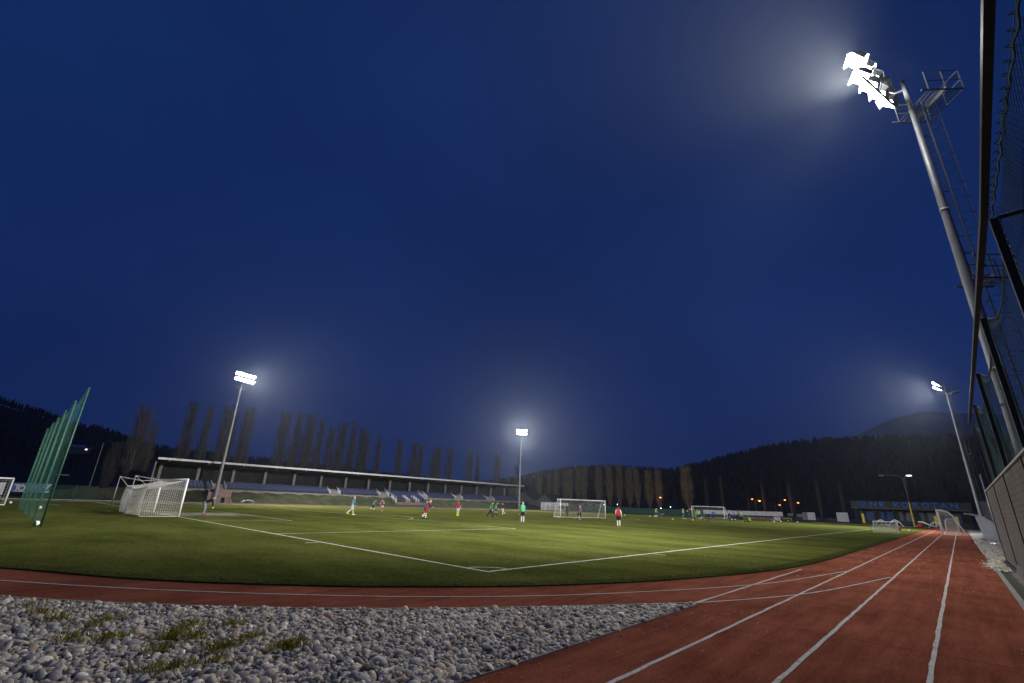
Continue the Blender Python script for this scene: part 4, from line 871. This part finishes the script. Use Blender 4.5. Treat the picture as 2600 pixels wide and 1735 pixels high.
for x in (-.03, 6.03): MB().prof([(-1.45, .05), (-1.45, 1.1), (-1.2, 1.7), (-.65, 2.1), (-.3, 2.1), (-.42, 1.2), (-.55, .05)], x - .02, x + .02).build('end_panel', M['fascia'], t)
t = thing('white_pole', 'thin white pole standing past the end of the boarded wall', 'pole', (48.3, -11.5, 0)); MB().path([(0, 0, -.05), (0, 0, 5.5)], .05, 8).build('pole', M['cap'], t, True)
t = thing('paving_slab', 'pale concrete slab on the gravel before the dugout', 'slab', (44.8, -10.45, .02)); MB().b2(-1.4, 1.4, -.3, .25, 0, .06).build('slab', M['conc'], t)
for i, (x, y, l) in enumerate(((44.3, -10.85, 'left of two white planks on the gravel before the dugout'), (44.3, -11.02, 'right of two white planks on the gravel before the dugout'))):
    t = thing('plank', l, 'plank', (x, y, .03), 'white planks on the gravel'); MB().b2(-1.3, 1.3, -.05, .05, 0, .05).build('board', M['white'], t)
# navy banner and white board on the left
t = thing('banner', 'navy advertising banner with white TÓ lettering behind the green net', 'banner', (0, 80.2, 0))
MB().b2(-7.45, -3.65, -.03, 0, .78, 1.94).build('cloth', M['navyboard'], t)
letter('T', 1.05, .85, .006, M['board'], t, (-6.83, -.045, 1.0), (R(90), R(0), 0)); letter('Ó', .92, .95, .006, M['board'], t, (-6.38, -.045, 1.0), (R(90), 0, 0))
b = MB(); b.b2(-7.05, -6.0, -.05, -.035, .88, .95); b.build('underline', M['board'], t)
b = MB()
for r_ in range(3):
    for k in range(4): b.b2(-5.75 + k * .2, -5.62 + k * .2, -.05, -.035, 1.1 + r_ * .22, 1.2 + r_ * .22)
b.build('small_text', M['board2'], t)
b = MB(); b.add([(-4.35, -.05, .82), (-3.68, -.05, .82), (-3.68, -.05, 1.15), (-3.95, -.05, 1.0)], [(0, 1, 2, 3)]); b.add([(-4.3, -.05, 1.12), (-4.1, -.05, 1.12), (-3.66, -.05, 1.8), (-3.66, -.05, 1.92), (-3.8, -.05, 1.92)], [(0, 1, 2, 3, 4)]); b.add([(-4.4, -.05, 1.4), (-4.15, -.05, 1.5), (-3.95, -.05, 1.9), (-4.3, -.05, 1.9)], [(0, 1, 2, 3)]); b.build('white_stripes', M['board'], t)
for x in (-7.3, -5.5, -3.8): MB().path([(x, .06, 0), (x, .06, 1.95)], .03, 5).build('post', M['dsteel'], t)
t = thing('board', 'white advertising board with a small dark mark at the left photo edge', 'board', (-9.9, 78.5, 0)); MB().b2(0, 1.95, -.03, .03, .45, 1.9).build('panel', M['board'], t); MB().b2(.9, 1.5, -.04, -.033, 1.05, 1.25).build('mark', M['dsteel'], t)
for x in (.1, 1.85): MB().path([(x, .07, 0), (x, .07, 1.8)], .03, 5).build('post', M['dsteel'], t)
t = thing('wire_fence', 'green wire mesh fence panel right of the navy banner', 'fence', (-3.5, 79, 0))
b = MB()
for i in range(46): b.path([(i * .1, 0, .05), (i * .1, 0, 1.9)], .008, 3, False)
for i in range(15): b.path([(0, 0, .1 + i * .125), (4.5, 0, .1 + i * .125)], .008, 3, False)
b.build('wire_mesh', M['gnet'], t)
for x in (0, 2.25, 4.5): MB().path([(x, 0, -.05), (x, 0, 2.0)], .04, 6).build('post', M['green'], t)
t = thing('flagpole', 'thin pale pole rising behind the near goal, left of the dark tree', 'pole', (1.5, 92, 0)); MB().path([(0, 0, -.1), (0, 0, 8.6)], [.06, .035], 6).build('pole', M['steel'], t)
def hill_pt(a, e, r): return (CO.x + r * math.cos(R(a)), CO.y + r * math.sin(R(a)), CO.z + e * r)
for lab, a, e, r, s, lit in (('dim pale roofed house on the dark left hillside', 85.6, .058, 640, 1, 0), ('small lit house right of the pale roofed house on the left hillside', 84.9, .0565, 640, .55, 1), ('tiny dim house low on the slope left of the dark tree', 81.9, .043, 560, .6, 0)):
    p = hill_pt(a, e, r); t = thing('hillside_house', lab, 'house', (p[0], p[1], p[2] - 3 * s)); t.rotation_euler = (0, 0, R(-5)); MB().b2(-6 * s, 6 * s, -3, 3, -3, 3 * s).build('wall', M['board2'], t)
    MB().prof([(-3.6, 2.8 * s), (3.6, 2.8 * s), (0, 5.2 * s)], -6.6 * s, 6.6 * s).build('roof', M['cap'], t)
    if lit: MB().b2(-.9, .9, -3.2, -3.01, .2, 1.6).build('window', mat('lit_window', (.9, .8, .6), .4, .01, 3, emit=((1, .85, .6), 1.6)), t)
t = thing('covered_arch', 'low white arched cover on the grass at the foot of the stand bank', 'cover', (20.6, 77.8, 0)); b = MB(); b.path([(-1.1, 0, .25), (-.6, 0, .5), (0, 0, .58), (.6, 0, .5), (1.1, 0, .22)], [.05, .09, .1, .09, .05], 7); b.path([(-.5, 0, .45), (-.8, .1, 0)], .04, 5); b.path([(.5, 0, .45), (.8, .1, 0)], .04, 5); b.build('cover', M['cap'], t)

# ================================================================== BALLS
def ball_mesh():
    b = bmesh.new(); bmesh.ops.create_icosphere(b, subdivisions=2, radius=.115); 
    v = [tuple(q.co) for q in b.verts]; f = [tuple(k.index for k in q.verts) for q in b.faces]; b.free(); m = MB(); m.v = v; m.f = f
    gold = [Vector(q).normalized() for q in [(0, 1, 1.618), (0, -1, 1.618), (0, 1, -1.618), (0, -1, -1.618), (1, 1.618, 0), (-1, 1.618, 0), (1, -1.618, 0), (-1, -1.618, 0), (1.618, 0, 1), (-1.618, 0, 1), (1.618, 0, -1), (-1.618, 0, -1)]]
    for q in f:
        c = (Vector(v[q[0]]) + Vector(v[q[1]]) + Vector(v[q[2]])).normalized(); m.m.append(1 if max(c.dot(g_) for g_ in gold) > .965 else 0)
    return m
bo = None
BALLS = [(45.0, 28.7, 'football just left of the boy resting his foot on another ball', 0), (48.2, 30.2, 'football on the ground before the middle goal, behind the boy', .0), (81, 41.5, 'lone football right of the red shirted player', 0), (84.4, 37.6, 'leftmost of two footballs left of the press-up player', 0), (86.2, 37.5, 'football close behind the feet of the press-up player', 0), (65.8, 24.4, 'lone football between the press-up player and the far goal', 0), (69.1, 22.5, 'football left of the neon bib player at the far goal', 0), (92, 30, 'football right behind the neon bib player at the far goal', 0), (98.5, 27.7, 'football at the right post of the far goal', 0), (94, 24.6, 'left ball of two beside the crouching blue player', 0), (95.4, 24.4, 'right ball of two beside the crouching blue player', 0), (111, 21.7, 'football before the pale grey box', 0), (92, 16.4, 'left football of the pair in front of the black bench', 0), (95.7, 16.1, 'right football of the pair in front of the black bench', 0), (112, 18.6, 'football at the right end of the black bench', 0), (100.5, 14.3, 'football alone before the tall grey panels', 0), (-7.5, 21.0, 'football at the foot of the nearest green net post', 0), (-7.6, 55, 'football on the grass right of the cut off left goal', 0), (-6.3, 42, 'white football lying behind the green net', 0)]
for x, y, lab, z in BALLS:
    if bo is None: o = bo = ball_mesh().build('football', [M['ball'], M['black']], None, True)
    else: o = bo.copy(); C.objects.link(o)
    s = 1.25 if x > 60 else 1.0
    s = 1.0; o.location = (x, y, ZT + .115 + z); o.rotation_euler = (random.uniform(0, 3), random.uniform(0, 3), 0); tag(o, lab, 'football', 'footballs lying on the pitch')

# ================================================================== PEOPLE
CLO = {}
def cloth(c, nm='cloth'):
    k = tuple(c)
    if k not in CLO: CLO[k] = mat(nm, tuple(v * .78 for v in c), .85, .14, 9., spec=.15)
    return CLO[k]
HAIR = {'brown': mat('brown_hair', (.09, .055, .03), .7, .2, 20.), 'fair': mat('fair_hair', (.34, .24, .13), .7, .2, 20.), 'dark': mat('dark_hair', (.02, .016, .013), .7, .2, 20.)}
PENDING = []
def caps(mb, a, b, ra, rb, n=10):
    a, b = Vector(a), Vector(b); d = b - a; L = d.length
    if L < 1e-5: return mb.sph(a, ra, nu=n, nv=6)
    d /= L; pts = [a - d * ra * .98, a - d * ra * .7, a, a.lerp(b, .5), b, b + d * rb * .7, b + d * rb * .98]
    return mb.path(pts, [ra * .12, ra * .72, ra, (ra + rb) / 2, rb, rb * .72, rb * .12], n)
def remesh(mb, name, m, parent, vox):
    o = mb.build(name, m, parent, True); md = o.modifiers.new('r', 'REMESH'); md.mode = 'VOXEL'; md.voxel_size = vox; md.use_smooth_shade = True
    s = o.modifiers.new('s', 'SMOOTH'); s.iterations = 3; s.factor = .5; PENDING.append(o); return o
def person(lab, x, y, face, h, hair, top, short, sock, shoe, bib=None, sleeve='long', legs='short', lean=4, tw=0, hip=(4, -4), knee=(4, 4), sh=(6, -6), el=(15, 15), ab=(10, 10), head=0, drop=None, roll=0, grp='players training on the pitch'):
    t = thing('person', lab, 'person', (x, y, ZT + .004), grp, R(face)); S = h
    pe = Vector((0, 0, 0)); ln_ = R(lean); up = Vector((math.sin(ln_), 0, math.cos(ln_))); lat = Vector((math.sin(R(tw)) * .3, 1, 0)).normalized()
    fw_ = lat.cross(up); J = {}
    ch = pe + up * .215; ne = pe + up * .305; hd_d = Vector((math.sin(ln_ + R(head)), 0, math.cos(ln_ + R(head)))); hc = ne + hd_d * .085 + Vector((.012, 0, 0))
    legs_ = []
    for s, hi, kn in ((1, hip[0], knee[0]), (-1, hip[1], knee[1])):
        a = pe + lat * .052 * s - up * .02; th = R(hi); d1 = Vector((math.sin(th), .04 * s, -math.cos(th))).normalized(); k = a + d1 * .245
        t2_ = R(hi - kn); d2 = Vector((math.sin(t2_), .0, -math.cos(t2_))); an = k + d2 * .235; f2 = Vector((math.cos(t2_ * .6), 0, math.sin(t2_ * .6))); to_ = an + f2 * .10 - Vector((0, 0, .028)); he = an - f2 * .035 - Vector((0, 0, .03)); legs_.append((a, k, an, he, to_))
    arms_ = []
    for s, sa, e_, aa in ((1, sh[0], el[0], ab[0]), (-1, sh[1], el[1], ab[1])):
        a = ne - up * .035 + lat * .108 * s; b_ = R(sa); d1 = Vector((math.sin(b_) * math.cos(R(aa)), math.sin(R(aa)) * s, -math.cos(b_) * math.cos(R(aa)))); e2 = a + d1 * .165
        c_ = R(sa + e_); d2 = Vector((math.sin(c_), math.sin(R(aa)) * s * (.5 if e_ < 60 else -.9), -math.cos(c_))).normalized(); w2 = e2 + d2 * .145; arms_.append((a, e2, w2, d2, s))
    zmin = min(min(l[3].z, l[4].z) for l in legs_) - .012
    if drop is not None: zmin = drop
    off = Vector((0, 0, -zmin)); P = lambda v: (v + off) * S
    def limb(mb, a, b, ra, rb): caps(mb, P(a), P(b), ra * S, rb * S)
    # body: one continuous skin surface
    b = MB()
    for s in (.035, -.035): limb(b, pe + lat * s, ch + lat * s * 1.2, .062, .066); limb(b, ch + lat * s * 1.2, ne - up * .03 + lat * s, .062, .045)
    limb(b, ne - up * .045 + lat * .085, ne - up * .045 - lat * .085, .034, .034); limb(b, ne - up * .03, ne + hd_d * .04, .034, .031)
    b.sph(P(hc), .064 * S, (.98, .80, 1.12), 14, 10, Matrix.Rotation(ln_ + R(head), 3, 'Y').to_3x3()); hf = Vector((math.cos(ln_ + R(head)), 0, -math.sin(ln_ + R(head))))
    limb(b, hc + hf * .03 - hd_d * .035, hc + hf * .044 - hd_d * .04, .026, .02); limb(b, hc + hf * .055 + hd_d * .004, hc + hf * .068 - hd_d * .016, .007, .010)
    for s in (1, -1): b.sph(P(hc + lat * .051 * s - hd_d * .004), .017 * S, (.7, .4, 1), 8, 6)
    for a, k, an, he, to_ in legs_: limb(b, a, k, .058, .040); limb(b, k, an, .041, .024); limb(b, he, to_, .022, .016)
    for a, e2, w2, d2, s in arms_: limb(b, a, e2, .033, .026); limb(b, e2, w2, .026, .018); limb(b, w2, w2 + d2 * .045, .018, .020)
    bo_ = remesh(b, 'body', M['skin'], t, .0125)
    # unequal, curled fingers and a thumb on the side of each palm
    f = MB()
    for a, e2, w2, d2, s in arms_:
        pr = lat - d2 * lat.dot(d2); pr = pr.normalized() if pr.length > .2 else Vector((0, 0, 1)); si = d2.cross(pr).normalized(); pl_ = w2 + d2 * .05
        for k, (oo, L) in enumerate(((-.015, .034), (-.005, .041), (.005, .039), (.014, .030))):
            q0 = pl_ + si * oo; q1 = q0 + d2 * L * .5 - pr * s * .004; q2 = q1 + d2 * L * .4 - pr * s * .012; f.path([P(q0), P(q1), P(q2)], [.0062 * S, .0056 * S, .0042 * S], 6)
        q0 = w2 + d2 * .02 + si * -.016; q1 = q0 - si * .014 + d2 * .016; f.path([P(q0), P(q1), P(q1 + d2 * .018)], [.0075 * S, .0065 * S, .005 * S], 6)
    bo_['fingers'] = 1; FING.append((bo_, f))
    e_ = MB()
    for s in (1, -1): e_.sph(P(hc + hf * .052 + lat * .022 * s + hd_d * .01), .0075 * S, nu=6, nv=4)
    e_.path([P(hc + hf * .058 - hd_d * .032 + lat * .016), P(hc + hf * .0625 - hd_d * .033), P(hc + hf * .058 - hd_d * .032 - lat * .016)], .0035 * S, 4); EYES.append((bo_, e_))
    hr = MB(); hr.sph(P(hc - hf * .012 + hd_d * .016), .068 * S, (.98, .86, 1.06), 14, 10, Matrix.Rotation(ln_ + R(head), 3, 'Y').to_3x3())
    lim = P(hc); keep = []
    hrf = MB(); hrf.v = hr.v
    for q in hr.f:
        c_ = sum((Vector(hr.v[i]) for i in q), Vector()) / len(q) - lim
        if c_.dot(hd_d) > .015 * S - max(0, -c_.dot(hf)) * .9: hrf.f.append(q); hrf.m.append(0)
    hrf.build('hair', HAIR[hair], t, True)
    # clothes
    def torso(nm, m, g, low=.0):
        c = MB()
        for s in (.035, -.035): limb(c, pe + lat * s - up * low, ch + lat * s * 1.2, .066 + g, .067 + g); limb(c, ch + lat * s * 1.2, ne - up * .035 + lat * s, .063 + g, .044 + g)
        limb(c, ne - up * .05 + lat * .078, ne - up * .05 - lat * .078, .034 + g, .034 + g); return c
    c = torso('shirt', top, .006, .01)
    for a, e2, w2, d2, s in arms_:
        limb(c, a, e2 if sleeve == 'long' else a.lerp(e2, .7), .041, .034)
        if sleeve == 'long': limb(c, e2, e2.lerp(w2, .93), .033, .026)
    remesh(c, 'shirt', cloth(top), t, .017)
    if bib: remesh(torso('bib', bib, .016, -.005), 'bib', cloth(bib), t, .017)
    c = MB(); 
    for s in (.035, -.035): limb(c, pe + lat * s + up * .03, pe + lat * s - up * .02, .072, .07)
    for a, k, an, he, to_ in legs_:
        limb(c, a, k if legs == 'long' else a.lerp(k, .78), .066, .049 if legs == 'long' else .06)
        if legs == 'long': limb(c, k, k.lerp(an, .96), .047, .033)
    remesh(c, 'trousers' if legs == 'long' else 'shorts', cloth(short), t, .017)
    for a, k, an, he, to_ in legs_:
        if legs != 'long': c = MB(); limb(c, k.lerp(an, .35), an, .040, .030); remesh(c, 'sock', cloth(sock), t, .015)
        c = MB(); limb(c, he, to_, .030, .024); limb(c, an, he.lerp(to_, .2), .03, .029); remesh(c, 'shoe', cloth(shoe), t, .014)
    return t
FING = []; EYES = []
WH = (.62, .62, .62); BK = (.013, .013, .015); NV = (.018, .025, .06); BL = (.03, .14, .42); RD = (.36, .03, .035); MR = (.30, .02, .06); GN = (.10, .52, .14); NG = (.36, .72, .03); YE = (.62, .55, .05); TQ = (.25, .58, .48); NY_ = (.62, .80, .06); OR = (.6, .12, .02); GY = (.17, .19, .24)
person('keeper in black top and grey trousers bending with hands on knees right of the goal', 2.2, 33.1, -14, 1.72, 'brown', BK, GY, BK, RD, legs='long', lean=62, hip=(16, 10), knee=(20, 14), sh=(18, 14), el=(0, 0), ab=(4, 4), head=-50)
person('fair player in blue top, pale green bib and white shorts walking right', 15.7, 35.1, -24, 1.78, 'fair', BL, WH, WH, NY_, TQ, lean=6, hip=(12, -14), knee=(4, 38), sh=(-8, 6), el=(18, 18), ab=(4, 4))
person('small far player in turquoise bib and dark shorts running right', 26.5, 48.8, -20, 1.55, 'dark', NV, BK, WH, BK, (.12, .42, .36), lean=26, hip=(30, -22), knee=(40, 40), sh=(30, -30), el=(70, 60), ab=(6, 6))
person('small far player in dark red shirt and white shorts running', 28.2, 49.3, -140, 1.5, 'fair', WH, WH, RD, WH, (.30, .02, .03), lean=12, hip=(24, -16), knee=(30, 50), sh=(24, -30), el=(70, 70), ab=(26, 26))
person('player in maroon bib and shorts looking down, one dark legging and white sock', 19.2, 27.7, -30, 1.76, 'fair', BK, (.26, .015, .05), WH, BK, (.34, .03, .07), lean=22, hip=(4, -16), knee=(6, 14), sh=(2, 20), el=(22, 60), ab=(6, 10), head=28)
person('player hidden behind the maroon bib player, neon yellow boots showing', 24.2, 34.4, -30, 1.68, 'brown', BL, BK, BK, NY_, None, lean=10, hip=(6, -8), knee=(8, 20), sh=(30, 10), el=(60, 20), ab=(12, 6))
person('player in red shirt, white shorts and neon yellow socks walking away', 29.4, 34.8, 26, 1.67, 'brown', (.04, .04, .04), WH, NY_, NY_, (.45, .03, .035), 'short', lean=2, hip=(6, -4), knee=(8, 6), sh=(8, -4), el=(8, 26), ab=(10, 24))
person('player in green bib over black long sleeves and black leggings, striding', 31.8, 31.6, -42, 1.77, 'brown', BK, BK, BK, BK, GN, legs='long', lean=10, hip=(14, -24), knee=(4, 16), sh=(2, -6), el=(16, 12), ab=(6, 6), head=24)
person('player in green bib and blue shorts partly hidden behind the striding one', 38.4, 37.2, -46, 1.72, 'brown', NV, (.02, .05, .18), NV, BK, GN, lean=10, hip=(12, -12), knee=(10, 22), sh=(10, 14), el=(20, 24), ab=(8, 8), head=18)
person('player in dark top and white shorts just right behind the two green bibs', 40.2, 37.6, 150, 1.66, 'brown', NV, WH, WH, BK, None, lean=4, hip=(10, -14), knee=(14, 30), sh=(20, -10), el=(30, 30), ab=(14, 10))
person('player in green bib with blue sleeves, black shorts and white socks seen from behind', 26.9, 22.3, 34, 1.79, 'fair', BL, BK, WH, WH, GN, lean=0, hip=(2, -3), knee=(3, 3), sh=(-3, 6), el=(12, 14), ab=(5, 9))
person('coach all in black standing with folded arms in the middle goal', 49.6, 33.4, -146, 1.86, 'fair', BK, BK, BK, BK, None, legs='long', lean=0, hip=(2, 2), knee=(2, 2), sh=(26, 28), el=(95, 100), ab=(16, 16), grp='coaches and others')
person('boy in red bib with blue sleeves and black leggings, foot up on a football', 43.6, 26.9, 128, 1.64, 'fair', (.06, .12, .42), BK, BK, WH, (.45, .03, .045), legs='long', lean=0, hip=(58, 0), knee=(62, 2), sh=(4, 4), el=(20, 20), ab=(6, 6))
person('nearest right player from behind, red bib with white sleeves, black shorts', 32.0, 14.6, 26, 1.71, 'dark', WH, BK, WH, WH, (.40, .02, .03), lean=2, hip=(3, -3), knee=(4, 4), sh=(6, 2), el=(40, 20), ab=(14, 16))
person('player in yellow bib and dark shorts standing behind the press-up player', 79.8, 34.0, -50, 1.72, 'brown', (.3, .3, .3), (.06, .02, .03), WH, BK, YE, lean=6, hip=(4, -4), knee=(6, 6), sh=(10, 14), el=(30, 30), ab=(8, 8), head=20)
person('player in blue doing a press-up facing right', 78.5, 32.6, -56, 1.7, 'brown', BL, NV, WH, WH, None, lean=78, hip=(-70, -68), knee=(2, 2), sh=(4, 4), el=(-4, -4), ab=(6, 6), head=-40, drop=-.305)
person('far player in yellow bib behind the bending navy player', 84.5, 30.6, -70, 1.8, 'fair', (.3, .3, .28), NV, BK, WH, YE, lean=4, hip=(4, -4), knee=(4, 4), sh=(6, 0), el=(20, 20), ab=(6, 6))
person('player in navy tracksuit bending over left of the far goal', 79, 27.9, -50, 1.72, 'fair', NV, NV, BK, WH, None, legs='long', lean=42, hip=(20, -10), knee=(24, 16), sh=(30, 24), el=(30, 30), ab=(6, 6), head=10)
person('player in neon lime bib, blue shorts and orange socks at far goal left post', 70.9, 22.4, -150, 1.69, 'fair', NG, (.02, .09, .30), OR, OR, NG, 'short', lean=2, hip=(4, -4), knee=(4, 4), sh=(14, 14), el=(60, 60), ab=(8, 8))
person('player in pale green top and dark trousers behind the lime bib player', 89.0, 29.1, -40, 1.63, 'fair', (.22, .55, .38), BK, BK, WH, None, legs='long', lean=4, hip=(6, -8), knee=(8, 14), sh=(6, -6), el=(20, 20), ab=(8, 8))
person('navy clothed player bending right down with hands on the ground inside the far goal', 75.1, 22.2, 130, 1.66, 'dark', NV, NV, BK, NV, None, legs='long', lean=104, hip=(12, 2), knee=(14, 8), sh=(14, 10), el=(0, 0), ab=(6, 6), head=10)
person('player in bright blue jacket and dark trousers seen from behind inside the far goal', 93.2, 27.9, 20, 1.66, 'fair', (.02, .14, .48), BK, BK, WH, None, legs='long', lean=2, hip=(4, -4), knee=(4, 4), sh=(6, 0), el=(16, 16), ab=(16, 16))
person('navy clothed player leaning sideways in a stretch at the right post of the far goal', 78, 19.5, -72, 1.7, 'dark', NV, NV, BK, BK, None, legs='long', lean=-34, hip=(30, -8), knee=(6, 6), sh=(0, 10), el=(20, 20), ab=(10, 10), head=20)
person('player in bright blue jacket crouching right of the far goal', 92.3, 23.6, -150, 1.68, 'dark', (.02, .14, .46), NV, BK, WH, None, legs='long', lean=24, hip=(70, 40), knee=(90, 80), sh=(30, 30), el=(50, 50), ab=(8, 8))
person('dark clothed player with one arm raised between the blue and neon green ones', 99, 24.8, -80, 1.67, 'dark', NV, NV, BK, BK, None, legs='long', lean=-6, hip=(24, -10), knee=(10, 10), sh=(150, 10), el=(10, 20), ab=(8, 8))
person('player in neon green bib and dark leggings standing, hands low', 85.4, 20, -160, 1.64, 'dark', BK, BK, BK, WH, (.20, .62, .08), legs='long', lean=4, hip=(4, -6), knee=(6, 4), sh=(12, 10), el=(24, 24), ab=(8, 8))
person('player in neon green bib sitting on the grass with black legs stretched left', 83, 17.9, 112, 1.66, 'dark', BK, BK, BK, BK, NG, legs='long', lean=18, hip=(86, 84), knee=(0, 2), sh=(-20, -24), el=(6, 6), ab=(14, 14), drop=-.075)
dg = bpy.context.evaluated_depsgraph_get()
for o in PENDING:
    me = bpy.data.meshes.new_from_object(o.evaluated_get(dg)); old = o.data; o.modifiers.clear(); o.data = me; bpy.data.meshes.remove(old)
M['eye'] = mat('dark_eyes', (.02, .015, .012), .4, .1, 9.); M['lip'] = M['eye']
def join_mesh(o, mb, mi):
    bm = bmesh.new(); bm.from_mesh(o.data); vs_ = [bm.verts.new(v) for v in mb.v]
    for f in mb.f:
        q = bm.faces.new([vs_[i] for i in f]); q.smooth = True; q.material_index = mi
    bm.to_mesh(o.data); bm.free()
for o, f in FING: join_mesh(o, f, 0); del o['fingers']
for o, f in EYES: o.data.materials.append(M['eye']); join_mesh(o, f, 1)
